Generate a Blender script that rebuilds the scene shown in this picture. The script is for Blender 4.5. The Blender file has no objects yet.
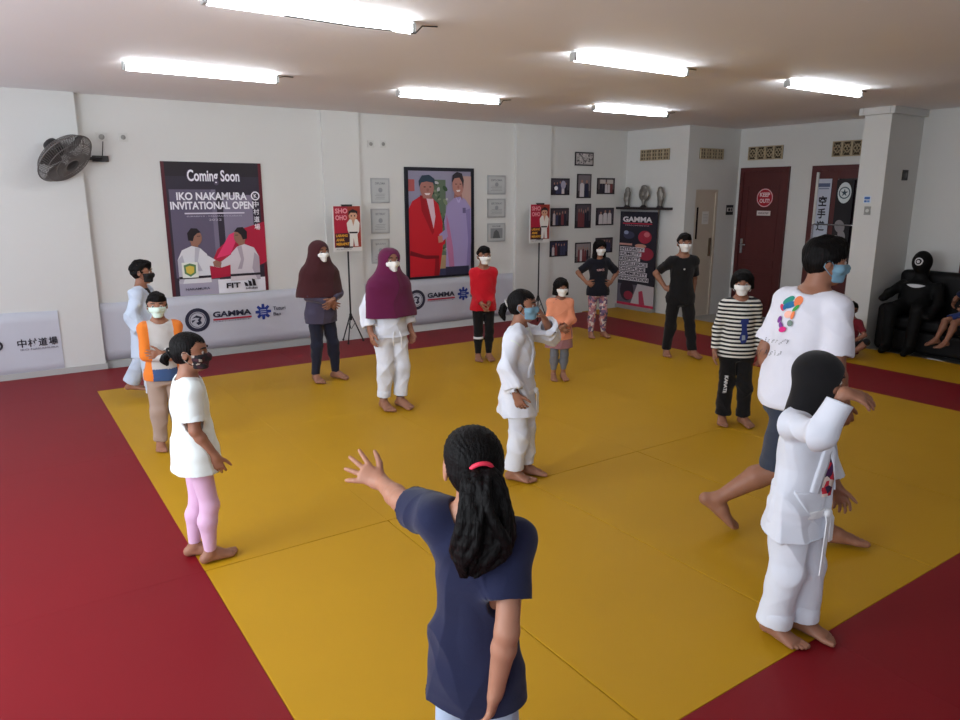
import bpy, bmesh, math, random
import numpy as np
from mathutils import Vector, Matrix
from mathutils.bvhtree import BVHTree

# ------------------------------------------------------------------ camera, light, exposure
SC = bpy.context.scene
COL = SC.collection
SC.view_settings.view_transform = 'Standard'
SC.view_settings.look = 'None'
SC.view_settings.gamma = 1.0
SC.view_settings.use_curve_mapping = False
SC.view_settings.exposure = 0.22

PITCH, YAW, FPX, CAM_Z = 0.22601, 0.59743, 716.2, 1.797
cam_data = bpy.data.cameras.new('camera')
cam_data.sensor_fit = 'HORIZONTAL'
cam_data.sensor_width = 36.0
cam_data.lens = 36.0 * FPX / 960.0
cam_data.clip_start = 0.05
cam = bpy.data.objects.new('camera', cam_data)
COL.objects.link(cam)
cam.location = (0, 0, CAM_Z)
cam.rotation_euler = (math.pi / 2 - PITCH, 0, -YAW)
SC.camera = cam

world = bpy.data.worlds.new('sky')
SC.world = world
world.use_nodes = True
world.node_tree.nodes['Background'].inputs[0].default_value = (0.75, 0.85, 1.0, 1)
world.node_tree.nodes['Background'].inputs[1].default_value = 1.0

def area_light(name, loc, target, sx, sy, power, color):
    l = bpy.data.lights.new(name, 'AREA')
    l.shape = 'RECTANGLE'; l.size = sx; l.size_y = sy; l.energy = power; l.color = color
    o = bpy.data.objects.new(name, l); COL.objects.link(o)
    o.location = loc
    o.rotation_euler = (Vector(target) - Vector(loc)).to_track_quat('-Z', 'Y').to_euler()
    return o
# daylight coming in through the open left side of the hall
area_light('daylight_window', (-2.35, 3.1, 1.75), (3.0, 4.1, 0.5), 1.9, 1.5, 105, (0.86, 0.93, 1.0))
area_light('daylight_window', (-2.35, 6.6, 1.75), (3.0, 6.6, 0.5), 2.4, 1.6, 30, (0.86, 0.93, 1.0))
area_light('daylight_entrance', (-2.35, 0.4, 1.5), (3.0, 1.8, 0.7), 2.6, 2.0, 60, (0.86, 0.93, 1.0))
TUBE_STRENGTH = 23.0

# ------------------------------------------------------------------ materials
def lin(c):
    c = c / 255.0
    return c / 12.92 if c <= 0.04045 else ((c + 0.055) / 1.055) ** 2.4
def rgb(t):
    return (lin(t[0]), lin(t[1]), lin(t[2]), 1.0)
_mats = {}
def mat(name, color, rough=0.6, bump=0.0, scale=60.0, stretch=(1, 1, 1), var=0.0, vscale=3.0, metal=0.0, sheen=0.0,
        sss=0.0, spec=0.5, emit=0.0, coat=0.0):
    if name in _mats: return _mats[name]
    m = bpy.data.materials.new(name); m.use_nodes = True
    nt = m.node_tree; b = nt.nodes['Principled BSDF']
    c = rgb(color)
    b.inputs['Base Color'].default_value = c
    b.inputs['Roughness'].default_value = rough
    b.inputs['Metallic'].default_value = metal
    b.inputs['Specular IOR Level'].default_value = spec
    if sheen: b.inputs['Sheen Weight'].default_value = sheen
    if coat: b.inputs['Coat Weight'].default_value = coat
    if sss:
        b.inputs['Subsurface Weight'].default_value = sss
        b.inputs['Subsurface Radius'].default_value = (0.6, 0.25, 0.12)
        b.inputs['Subsurface Scale'].default_value = 0.012
    if emit:
        b.inputs['Emission Color'].default_value = c
        b.inputs['Emission Strength'].default_value = emit
    if bump or var:
        tc = nt.nodes.new('ShaderNodeTexCoord')
        mp = nt.nodes.new('ShaderNodeMapping'); mp.inputs['Scale'].default_value = stretch
        nt.links.new(tc.outputs['Object'], mp.inputs['Vector'])
        if bump:
            n = nt.nodes.new('ShaderNodeTexNoise'); n.inputs['Scale'].default_value = scale; n.inputs['Detail'].default_value = 4
            nt.links.new(mp.outputs[0], n.inputs['Vector'])
            bp = nt.nodes.new('ShaderNodeBump'); bp.inputs['Strength'].default_value = bump; bp.inputs['Distance'].default_value = 0.01
            nt.links.new(n.outputs['Fac'], bp.inputs['Height']); nt.links.new(bp.outputs[0], b.inputs['Normal'])
        if var:
            n2 = nt.nodes.new('ShaderNodeTexNoise'); n2.inputs['Scale'].default_value = vscale; n2.inputs['Detail'].default_value = 5
            nt.links.new(mp.outputs[0], n2.inputs['Vector'])
            mx = nt.nodes.new('ShaderNodeMix'); mx.data_type = 'RGBA'
            nt.links.new(n2.outputs['Fac'], mx.inputs['Factor'])
            mx.inputs['A'].default_value = tuple(max(0, x * (1 - var)) for x in c[:3]) + (1,)
            mx.inputs['B'].default_value = tuple(min(1, x * (1 + var)) for x in c[:3]) + (1,)
            nt.links.new(mx.outputs['Result'], b.inputs['Base Color'])
    _mats[name] = m
    return m

# ------------------------------------------------------------------ object helpers
def tag(o, label=None, cat=None, group=None, kind=None):
    if label: o['label'] = label
    if cat: o['category'] = cat
    if group: o['group'] = group
    if kind: o['kind'] = kind
    return o
def empty(name, loc=(0, 0, 0), rz=0.0, label=None, cat=None, group=None):
    o = bpy.data.objects.new(name, None); COL.objects.link(o)
    o.location = loc; o.rotation_euler = (0, 0, rz); o.empty_display_size = 0.1
    return tag(o, label, cat, group)
def link_mesh(name, me, mats, parent=None, smooth=False):
    if not isinstance(mats, (list, tuple)): mats = [mats]
    for m in mats: me.materials.append(m)
    if smooth:
        me.polygons.foreach_set('use_smooth', [True] * len(me.polygons))
    o = bpy.data.objects.new(name, me); COL.objects.link(o)
    if parent is not None: o.parent = parent
    return o
def copy_tree(o, parent=None):
    c = o.copy(); COL.objects.link(c)
    if parent is not None: c.parent = parent
    for ch in list(o.children): copy_tree(ch, c)
    return c
def obj(name, bm, m, parent=None, smooth=False, bevel=0.0):
    if bevel:
        bmesh.ops.bevel(bm, geom=list(bm.edges), offset=bevel, segments=2, affect='EDGES', profile=0.7)
    bmesh.ops.recalc_face_normals(bm, faces=list(bm.faces))
    me = bpy.data.meshes.new(name); bm.to_mesh(me); bm.free()
    return link_mesh(name, me, m, parent, smooth)
def BM(): return bmesh.new()
def box(bm, lo, hi, mi=0):
    x0, y0, z0 = lo; x1, y1, z1 = hi
    v = [bm.verts.new(p) for p in ((x0,y0,z0),(x1,y0,z0),(x1,y1,z0),(x0,y1,z0),(x0,y0,z1),(x1,y0,z1),(x1,y1,z1),(x0,y1,z1))]
    for f in ((0,3,2,1),(4,5,6,7),(0,1,5,4),(1,2,6,5),(2,3,7,6),(3,0,4,7)):
        bm.faces.new([v[i] for i in f]).material_index = mi
    return bm
def frame_of(d):
    d = Vector(d).normalized()
    u = d.cross(Vector((0, 0, 1)))
    if u.length < 1e-4: u = Vector((1, 0, 0))
    u.normalize()
    return u, u.cross(d).normalized(), d
def tube(bm, pts, r, n=10, caps=True, mi=0, closed=False):
    pts = [Vector(p) for p in pts]
    rs = r if isinstance(r, (list, tuple)) else [r] * len(pts)
    rings = []; u = None
    for i, p in enumerate(pts):
        if closed: d = pts[(i + 1) % len(pts)] - pts[i - 1]
        else: d = pts[min(i + 1, len(pts) - 1)] - pts[max(i - 1, 0)]
        d.normalize()
        if u is None: u = frame_of(d)[0]
        else:
            u = u - d * u.dot(d)
            u = frame_of(d)[0] if u.length < 1e-5 else u.normalized()
        v = d.cross(u)
        rings.append([bm.verts.new(p + (u * math.cos(a) + v * math.sin(a)) * rs[i]) for a in [2 * math.pi * k / n for k in range(n)]])
    m = len(rings)
    for i in range(m if closed else m - 1):
        A = rings[i]; B = rings[(i + 1) % m]
        for k in range(n):
            f = bm.faces.new((A[k], A[(k + 1) % n], B[(k + 1) % n], B[k])); f.material_index = mi; f.smooth = True
    if caps and not closed:
        bm.faces.new(list(reversed(rings[0]))).material_index = mi
        bm.faces.new(rings[-1]).material_index = mi
    return bm
def lathe(bm, prof, n=24, M=Matrix.Identity(4), mi=0):
    rings = []
    for r, z in prof:
        rings.append([bm.verts.new(M @ Vector((r * math.cos(2*math.pi*k/n), r * math.sin(2*math.pi*k/n), z))) for k in range(n)])
    for A, B in zip(rings, rings[1:]):
        for k in range(n):
            f = bm.faces.new((A[k], A[(k+1) % n], B[(k+1) % n], B[k])); f.material_index = mi; f.smooth = True
    bm.faces.new(list(reversed(rings[0]))).material_index = mi
    bm.faces.new(rings[-1]).material_index = mi
    return bm

# ------------------------------------------------------------------ sculpting engine: smooth union of tapered elliptical limbs, then surface nets
def V3(*a): return np.array(a if len(a) == 3 else a[0], dtype=np.float64)
def unit(a):
    a = np.asarray(a, dtype=np.float64); return a / max(1e-9, np.linalg.norm(a))
def orth(w, right):
    w = unit(w); u = np.asarray(right, dtype=np.float64); u = u - w * u.dot(w)
    if np.linalg.norm(u) < 1e-5:
        u = V3(0, 1, 0) - w * w[1]
    u = unit(u); return u, np.cross(w, u), w
class Field:
    def __init__(s, lo, hi, res):
        s.res = res; s.lo = np.asarray(lo, float)
        n = np.maximum(4, np.ceil((np.asarray(hi, float) - s.lo) / res).astype(int) + 1)
        s.n = n; s.F = np.full(tuple(n), 1.0, np.float32)
    def sub(s, lo, hi, m):
        i0 = np.clip(np.floor((np.asarray(lo) - m - s.lo) / s.res).astype(int), 0, s.n)
        i1 = np.clip(np.ceil((np.asarray(hi) + m - s.lo) / s.res).astype(int) + 1, 0, s.n)
        if np.any(i1 <= i0): return None
        sl = tuple(slice(a, b) for a, b in zip(i0, i1))
        ax = [(s.lo[k] + s.res * np.arange(i0[k], i1[k])).astype(np.float32) for k in range(3)]
        return sl, np.meshgrid(*ax, indexing='ij', sparse=True)
    def comb(s, sl, d, k, op):
        A = s.F[sl]; d = d.astype(np.float32)
        if op == 'add':
            if k > 0:
                h = np.maximum(k - np.abs(A - d), 0); s.F[sl] = np.minimum(A, d) - h * h / (4 * k)
            else: s.F[sl] = np.minimum(A, d)
        else:
            d = -d
            if k > 0:
                h = np.maximum(k - np.abs(A - d), 0); s.F[sl] = np.maximum(A, d) + h * h / (4 * k)
            else: s.F[sl] = np.maximum(A, d)
    def el(s, a, b, ra, rb=None, right=(1, 0, 0), k=0.0, flat=(0, 0), op='add', cap=None):
        a = np.asarray(a, float); b = np.asarray(b, float)
        if rb is None: rb = ra
        ra = (ra, ra) if np.isscalar(ra) else ra; rb = (rb, rb) if np.isscalar(rb) else rb
        L = np.linalg.norm(b - a)
        u, v, w = orth(b - a if L > 1e-6 else V3(0, 0, 1), right)
        R = max(*ra, *rb)
        if cap: R = max(R, cap)
        g = s.sub(np.minimum(a, b) - R, np.maximum(a, b) + R, 3 * s.res + k)
        if g is None: return
        sl, (X, Y, Z) = g
        px, py, pz = X - a[0], Y - a[1], Z - a[2]
        pu = px * u[0] + py * u[1] + pz * u[2]; pv = px * v[0] + py * v[1] + pz * v[2]; pw = px * w[0] + py * w[1] + pz * w[2]
        t = np.clip(pw / max(L, 1e-6), 0, 1)
        rx = ra[0] + (rb[0] - ra[0]) * t; ry = ra[1] + (rb[1] - ra[1]) * t
        rz = np.minimum(rx, ry) if cap is None else cap
        ov = pw - t * L
        k0 = np.sqrt((pu / rx) ** 2 + (pv / ry) ** 2 + (ov / rz) ** 2)
        k1 = np.sqrt((pu / rx ** 2) ** 2 + (pv / ry ** 2) ** 2 + (ov / rz ** 2) ** 2)
        d = np.where(k1 > 1e-6, k0 * (k0 - 1) / np.maximum(k1, 1e-6), -np.minimum(rx, ry))
        if flat[0]: d = np.maximum(d, -pw)
        if flat[1]: d = np.maximum(d, pw - L)
        s.comb(sl, d, k, op)
    def loft(s, a, b, ts, rxs, rys, u0, u1, k=0.0, flat=(0, 0), op='add', cap=.03):
        a = np.asarray(a, float); b = np.asarray(b, float); L = np.linalg.norm(b - a); w = (b - a) / L
        R = max(max(rxs), max(rys)); g = s.sub(np.minimum(a, b) - R, np.maximum(a, b) + R, 3 * s.res + k)
        if g is None: return
        sl, (X, Y, Z) = g; px, py, pz = X - a[0], Y - a[1], Z - a[2]
        pw = px * w[0] + py * w[1] + pz * w[2]; t = np.clip(pw / L, 0, 1)
        ua, va, _ = orth(w, u0); ub, vb, _ = orth(w, u1)
        dot = lambda q: px * q[0] + py * q[1] + pz * q[2]
        pu = dot(ua) * (1 - t) + dot(ub) * t; pv = dot(va) * (1 - t) + dot(vb) * t
        rx = np.interp(t, ts, rxs); ry = np.interp(t, ts, rys); ov = pw - t * L
        k0 = np.sqrt((pu / rx) ** 2 + (pv / ry) ** 2 + (ov / cap) ** 2); k1 = np.sqrt((pu / rx ** 2) ** 2 + (pv / ry ** 2) ** 2 + (ov / cap ** 2) ** 2)
        d = np.where(k1 > 1e-6, k0 * (k0 - 1) / np.maximum(k1, 1e-6), -np.minimum(rx, ry))
        if flat[0]: d = np.maximum(d, -pw)
        if flat[1]: d = np.maximum(d, pw - L)
        s.comb(sl, d, k, op)
    def ball(s, c, r, ax=None, k=0.0, op='add'):
        c = np.asarray(c, float); r = (r, r, r) if np.isscalar(r) else r
        A = np.eye(3) if ax is None else np.asarray(ax)
        R = max(r); g = s.sub(c - R, c + R, 3 * s.res + k)
        if g is None: return
        sl, (X, Y, Z) = g
        q = [(X - c[0]) * A[i][0] + (Y - c[1]) * A[i][1] + (Z - c[2]) * A[i][2] for i in range(3)]
        k0 = np.sqrt(sum((q[i] / r[i]) ** 2 for i in range(3))); k1 = np.sqrt(sum((q[i] / r[i] ** 2) ** 2 for i in range(3)))
        d = np.where(k1 > 1e-6, k0 * (k0 - 1) / np.maximum(k1, 1e-6), -min(r))
        s.comb(sl, d, k, op)
    def cut(s, p, n):      # keep the side the normal points away from
        n = unit(n); ax = [(s.lo[k] + s.res * np.arange(s.n[k])).astype(np.float32) for k in range(3)]
        X, Y, Z = np.meshgrid(*ax, indexing='ij', sparse=True)
        s.F = np.maximum(s.F, (X - p[0]) * n[0] + (Y - p[1]) * n[1] + (Z - p[2]) * n[2]).astype(np.float32)
    def mesh(s, smooth=1):
        F = s.F; S = F < 0
        c = np.zeros(tuple(s.n - 1), np.int8)
        for dx in (0, 1):
            for dy in (0, 1):
                for dz in (0, 1):
                    c += S[dx:F.shape[0]-1+dx, dy:F.shape[1]-1+dy, dz:F.shape[2]-1+dz]
        act = np.argwhere((c > 0) & (c < 8))
        N = len(act)
        cid = np.full(c.shape, -1, np.int32); cid[tuple(act.T)] = np.arange(N)
        corner = np.array([(i & 1, (i >> 1) & 1, (i >> 2) & 1) for i in range(8)])
        val = np.stack([F[tuple((act + o).T)] for o in corner], 1)
        acc = np.zeros((N, 3)); cnt = np.zeros(N)
        for i in range(8):
            for bit in (1, 2, 4):
                j = i | bit
                if j == i: continue
                a, b = val[:, i], val[:, j]
                m = (a < 0) != (b < 0)
                t = np.where(m, a / np.where(np.abs(a - b) < 1e-12, 1, a - b), 0)
                acc += np.where(m[:, None], corner[i] + t[:, None] * (corner[j] - corner[i]), 0); cnt += m
        V = s.lo + s.res * (act + acc / np.maximum(cnt, 1)[:, None])
        Q = []
        for axis in range(3):
            o1, o2 = [(1, 2), (2, 0), (0, 1)][axis]
            sh = [slice(0, F.shape[k]) for k in range(3)]; s2 = list(sh)
            sh[axis] = slice(0, F.shape[axis] - 1); s2[axis] = slice(1, F.shape[axis])
            A, B = S[tuple(sh)], S[tuple(s2)]
            e = np.argwhere(A != B)
            e = e[(e[:, o1] > 0) & (e[:, o2] > 0) & (e[:, o1] < F.shape[o1] - 1) & (e[:, o2] < F.shape[o2] - 1)]
            d1 = np.zeros(3, int); d1[o1] = 1; d2 = np.zeros(3, int); d2[o2] = 1
            q = np.stack([cid[tuple((e - d1 - d2).T)], cid[tuple((e - d2).T)], cid[tuple(e.T)], cid[tuple((e - d1).T)]], 1)
            fl = ~A[tuple(e.T)]
            q[fl] = q[fl][:, ::-1]
            Q.append(q)
        Q = np.concatenate(Q); Q = Q[(Q >= 0).all(1)]
        for _ in range(smooth):
            a = Q.ravel(); b = np.roll(Q, -1, 1).ravel()
            num = np.stack([np.bincount(a, V[b, k], N) + np.bincount(b, V[a, k], N) for k in range(3)], 1)
            den = np.bincount(a, minlength=N) + np.bincount(b, minlength=N)
            V = 0.5 * V + 0.5 * num / np.maximum(den, 1)[:, None]
        return V, Q
def normals(V, Q):
    n = np.cross(V[Q[:, 2]] - V[Q[:, 0]], V[Q[:, 3]] - V[Q[:, 1]])
    N = np.stack([np.bincount(Q.ravel(), np.repeat(n[:, k], 4), len(V)) for k in range(3)], 1)
    return N / np.maximum(np.linalg.norm(N, axis=1), 1e-12)[:, None]
def np_mesh(name, V, Q, mats, parent=None, mi=None):
    me = bpy.data.meshes.new(name)
    me.vertices.add(len(V)); me.vertices.foreach_set('co', np.asarray(V, np.float32).ravel())
    me.loops.add(Q.size); me.loops.foreach_set('vertex_index', Q.astype(np.int32).ravel())
    me.polygons.add(len(Q)); me.polygons.foreach_set('loop_start', np.arange(0, Q.size, 4, dtype=np.int32))
    me.polygons.foreach_set('loop_total', np.full(len(Q), 4, np.int32))
    me.polygons.foreach_set('use_smooth', np.ones(len(Q), bool))
    if not isinstance(mats, (list, tuple)): mats = [mats]
    for m in mats: me.materials.append(m)
    if mi is not None: me.polygons.foreach_set('material_index', mi.astype(np.int32))
    me.update(calc_edges=True); me.validate()
    o = bpy.data.objects.new(name, me); COL.objects.link(o)
    if parent is not None: o.parent = parent
    return o
def folds(V, amp, freq, seed, vert=0.25):
    """creases of hanging cloth: sharp ridges along warped wave fronts, stronger in some places than others"""
    r = np.random.RandomState(seed); out = np.zeros(len(V))
    W = V + 0.35 / freq * np.stack([np.sin(V @ (r.randn(3) * freq * .6) + r.rand() * 6) for _ in range(3)], 1)
    for i in range(6):
        a = r.rand() * 6.28; kx = np.array([math.cos(a), math.sin(a), r.uniform(-1, 1) * vert * (2 if i < 3 else 5)]) * freq * r.uniform(.6, 1.6)
        m = .5 + .5 * np.sin(V @ (r.randn(3) * freq * .35) + r.rand() * 6)
        out += ((1 - np.abs(np.sin(.5 * (W @ kx) + r.rand() * 6))) ** 2.2 - .3) * r.uniform(.6, 1.1) * (.25 + m)
    return amp * out
# ------------------------------------------------------------------ the room
def wallmat(name, c): return mat(name, c, 0.75, bump=0.08, scale=25, var=0.025, vscale=1.3, spec=0.3)
WALL = wallmat('painted_wall', (214, 214, 211))
CEIL = wallmat('painted_ceiling', (238, 236, 238))
TILE = mat('grey_floor_tile', (160, 160, 158), 0.3, var=0.04, vscale=2)
BASE = mat('grey_skirting', (178, 178, 176), 0.5)
def struct(name, bm, m, parent=None, bevel=0.0):
    o = obj(name, bm, m, parent, bevel=bevel)
    if parent is None: o['kind'] = 'structure'
    return o
XL, YB, XR, ZC = -2.2, 8.45, 9.40, 2.78
struct('floor', box(BM(), (XL - .15, -2.15, -.14), (10.1, 8.75, -.04)), TILE)
struct('ceiling', box(BM(), (XL - .15, -2.15, ZC), (10.1, 8.75, ZC + .12)), CEIL)
# back wall with its shallow pillars
bm = BM(); box(bm, (XL - .15, YB, -.04), (8.72, YB + .15, ZC)); struct('wall_back', bm, WALL)
bm = BM(); box(bm, (XL, YB - .09, -.04), (.88, YB, ZC)); struct('trim_1', bm, WALL)
bm = BM(); box(bm, (3.45, YB - .035, -.04), (3.93, YB, ZC)); struct('trim_2', bm, WALL)
bm = BM(); box(bm, (6.34, YB - .05, -.04), (6.98, YB, ZC)); struct('trim_3', bm, WALL)
# the stepped right side of the hall
bm = BM(); box(bm, (8.566, 7.22, -.04), (8.72, YB, ZC)); struct('wall_shelf', bm, WALL)
bm = BM()
box(bm, (8.72, 7.22, -.04), (8.79, 7.36, ZC)); box(bm, (9.30, 7.22, -.04), (9.90, 7.36, ZC)); box(bm, (8.79, 7.22, 1.88), (9.30, 7.36, ZC))
struct('wall_recess', bm, WALL)
bm = BM(); box(bm, (9.748, 4.73, -.04), (9.90, 7.22, ZC)); struct('wall_doors', bm, WALL)
bm = BM(); box(bm, (8.65, 4.42, -.04), (9.748, 4.73, ZC)); struct('wall_pillar', bm, WALL)
bm = BM()
box(bm, (8.60, 4.37, 2.70), (9.40, 4.42, ZC)); box(bm, (8.60, 4.42, 2.70), (8.65, 4.73, ZC)); box(bm, (8.60, 4.73, 2.70), (9.748, 4.78, ZC))
struct('trim_4', bm, WALL, bevel=.012)
bm = BM(); box(bm, (9.40, -2.15, -.04), (9.55, 4.42, ZC)); struct('wall_right', bm, WALL)
bm = BM(); box(bm, (XL - .15, -2.15, -.04), (9.40, -2.0, ZC)); struct('wall_front', bm, WALL)
# left side of the hall: a low wall, piers and lintel round wide window openings
bm = BM()
for y0, y1, z0, z1 in ((-2.0, -.9, -.04, ZC), (1.7, 2.0, -.04, ZC), (8.0, YB, -.04, ZC), (2.0, 8.0, -.04, .9), (2.0, 8.0, 2.6, ZC), (-.9, 1.7, 2.5, ZC)):
    box(bm, (XL - .15, y0, z0), (XL, y1, z1))
struct('wall_left', bm, WALL)
bm = BM(); box(bm, (XL, YB - .105, -.04), (.895, YB - .09, .06)); box(bm, (.88, YB - .015, -.04), (3.45, YB, .06)); struct('baseboard_back', bm, BASE)

# ------------------------------------------------------------------ mats
def matmat(name, c): return mat(name, c, 0.5, bump=0.05, scale=320, var=0.05, vscale=2.2, spec=0.18)
YEL = matmat('yellow_vinyl', (184, 139, 22)); RED = matmat('red_vinyl', (124, 19, 28))
def floor_mat(x0, y0, x1, y1, m, label, group):
    g = .0022 if m.name == 'yellow_vinyl' and y0 < 2 and .6 < x0 < 4 else .0004
    bm = BM(); box(bm, (x0 + g, y0 + g, -.04), (x1 - g, y1 - g, 0))
    o = obj('martial_arts_mat', bm, m, bevel=.005 if g > .001 else .0006); tag(o, label, 'mat', group)
ordn = ['leftmost', 'second', 'third', 'fourth', 'fifth', 'sixth']
rows = ['front row nearest the camera', 'middle row', 'back row farthest from the camera']
def from_left(i): return 'leftmost' if i == 0 else ordn[i] + ' from left'
for j in range(3):
    for i in range(6):
        floor_mat(.68 + i, 1.40 + 2 * j, 1.68 + i, 3.40 + 2 * j, YEL, 'yellow mat, %s in the %s' % (from_left(i), rows[j]), 'yellow mats of the central square')
for c, (x0, nm) in enumerate(((-.32, 'bordering the yellow square'), (-1.32, 'one column outward'))):
    for j in range(4):
        floor_mat(x0, -.60 + 2 * j, x0 + 1, 1.40 + 2 * j, RED, 'red left-side mat %s, %s from the camera' % (nm, ('first', 'second', 'third', 'fourth')[j]), 'red mats along the left side')
for i in range(5):
    floor_mat(-1.32 + 2 * i, 7.40, .68 + 2 * i if i < 4 else 7.68, 8.34, RED, 'red mat along the back wall, %s' % (from_left(i) if i < 4 else 'last at the right corner'), 'red mats along the back wall')
for j in range(4):
    floor_mat(6.68, -.60 + 2 * j, 7.68, 1.40 + 2 * j, RED, 'red mat of the right-hand strip, %s from the camera end' % ('first', 'second', 'third', 'fourth')[j], 'red mats of the right strip')
for i in range(3):
    floor_mat(.68 + 2 * i, .40, 2.68 + 2 * i, 1.40, RED, 'red mat in front of the yellow square, %s' % from_left(i), 'red mats in front')
for j in range(4):
    floor_mat(7.68, .40 + 2 * j, 8.60 if j < 3 else 8.55, 2.40 + 2 * j, YEL, 'outer yellow mat by the right-hand walls, %s from the camera' % ('first', 'second', 'third', 'fourth')[j], 'outer yellow mats')

# ------------------------------------------------------------------ fluorescent lamps
TUBE = mat('lit_tube', (244, 250, 255), 0.4, emit=TUBE_STRENGTH)
LAMPW = mat('lamp_housing', (225, 225, 222), 0.5); CAPG = mat('tube_cap', (176, 178, 176), 0.4); WIRE = mat('black_wire', (30, 28, 28), 0.6)
lp = [(1.02, 3.93, 'above the left side, nearest the camera'), (1.0, 6.23, 'above the left back of the hall'), (3.39, 6.38, 'in the middle of the back row of lamps'),
      (3.54, 4.06, 'in the middle of the front row of lamps'), (5.75, 6.22, 'at the right end of the back row of lamps'), (5.90, 3.95, 'at the right end of the front row by the pillar')]
for q, (x, y, where) in enumerate(lp):
    t = empty('fluorescent_lamp', (x, y, ZC), 0, 'lit tube lamp %s' % where, 'lamp', 'ceiling tube lamps')
    obj('housing', box(BM(), (0, -.015, -.014), (1.19, .015, 0)), LAMPW, t, bevel=.004)
    bm = BM(); tube(bm, [(.025, 0, -.042), (1.165, 0, -.042)], .027, 16); obj('tube', bm, TUBE, t)
    for xa, xb in ((.0, .025), (1.165, 1.19)):
        bm = BM(); box(bm, (xa, -.026, -.066), (xb, .026, -.012)); obj('tube_holder', bm, CAPG, t, bevel=.004)
    bm = BM(); s = 1 if q % 2 else -1
    tube(bm, [(1.19, 0, -.02), (1.25, .01, -.006), (1.33, .02, -.004)] if s > 0 else [(.40, -.034, -.074), (.8, -.034, -.078), (1.18, -.034, -.070), (1.24, -.01, -.02), (1.36, .02, -.004)], .004, 6); obj('wire', bm, WIRE, t)
# ------------------------------------------------------------------ people
SKIN = mat('skin', (150, 104, 82), 0.5, var=0.06, vscale=18, sss=0.12, spec=0.35)
SKIN_LIGHT = mat('skin_light', (172, 122, 98), 0.5, var=0.06, vscale=18, sss=0.12, spec=0.35)
SKIN_DARK = mat('skin_dark', (128, 84, 64), 0.5, var=0.06, vscale=18, sss=0.12, spec=0.35)
HAIR = mat('black_hair', (13, 11, 11), 0.55, bump=0.7, scale=120, stretch=(1, 1, 0.15), var=0.3, vscale=60, spec=0.12)
EYE_WHITE = mat('eye_white', (186, 176, 168), 0.35)
EYE_DARK = mat('eye_dark', (24, 16, 14), 0.15)
BROW = mat('brow_hair', (30, 22, 20), 0.7)
def cloth(name, c, **k): return mat(name, c, k.pop('rough', 0.9), bump=k.pop('bump', 0.15), scale=k.pop('scale', 400), var=k.pop('var', 0.05), vscale=k.pop('vscale', 9), sheen=k.pop('sheen', 0.15), spec=0.2, **k)

def ik(a, t, l1, l2, pole):
    d = t - a; L = np.linalg.norm(d); w = d / max(L, 1e-6)
    L2 = min(L, (l1 + l2) * 0.999); L2 = max(L2, abs(l1 - l2) * 1.02)
    t = a + w * L2
    x = (l1 * l1 - l2 * l2 + L2 * L2) / (2 * L2); h = math.sqrt(max(0, l1 * l1 - x * x))
    p = np.asarray(pole, float); p = p - w * p.dot(w); p = unit(p) if np.linalg.norm(p) > 1e-6 else V3(0, 1, 0)
    return a + w * x + p * h, t
def rotz(v, a):
    c, s = math.cos(a), math.sin(a); return V3(v[0] * c - v[1] * s, v[0] * s + v[1] * c, v[2])

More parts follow.
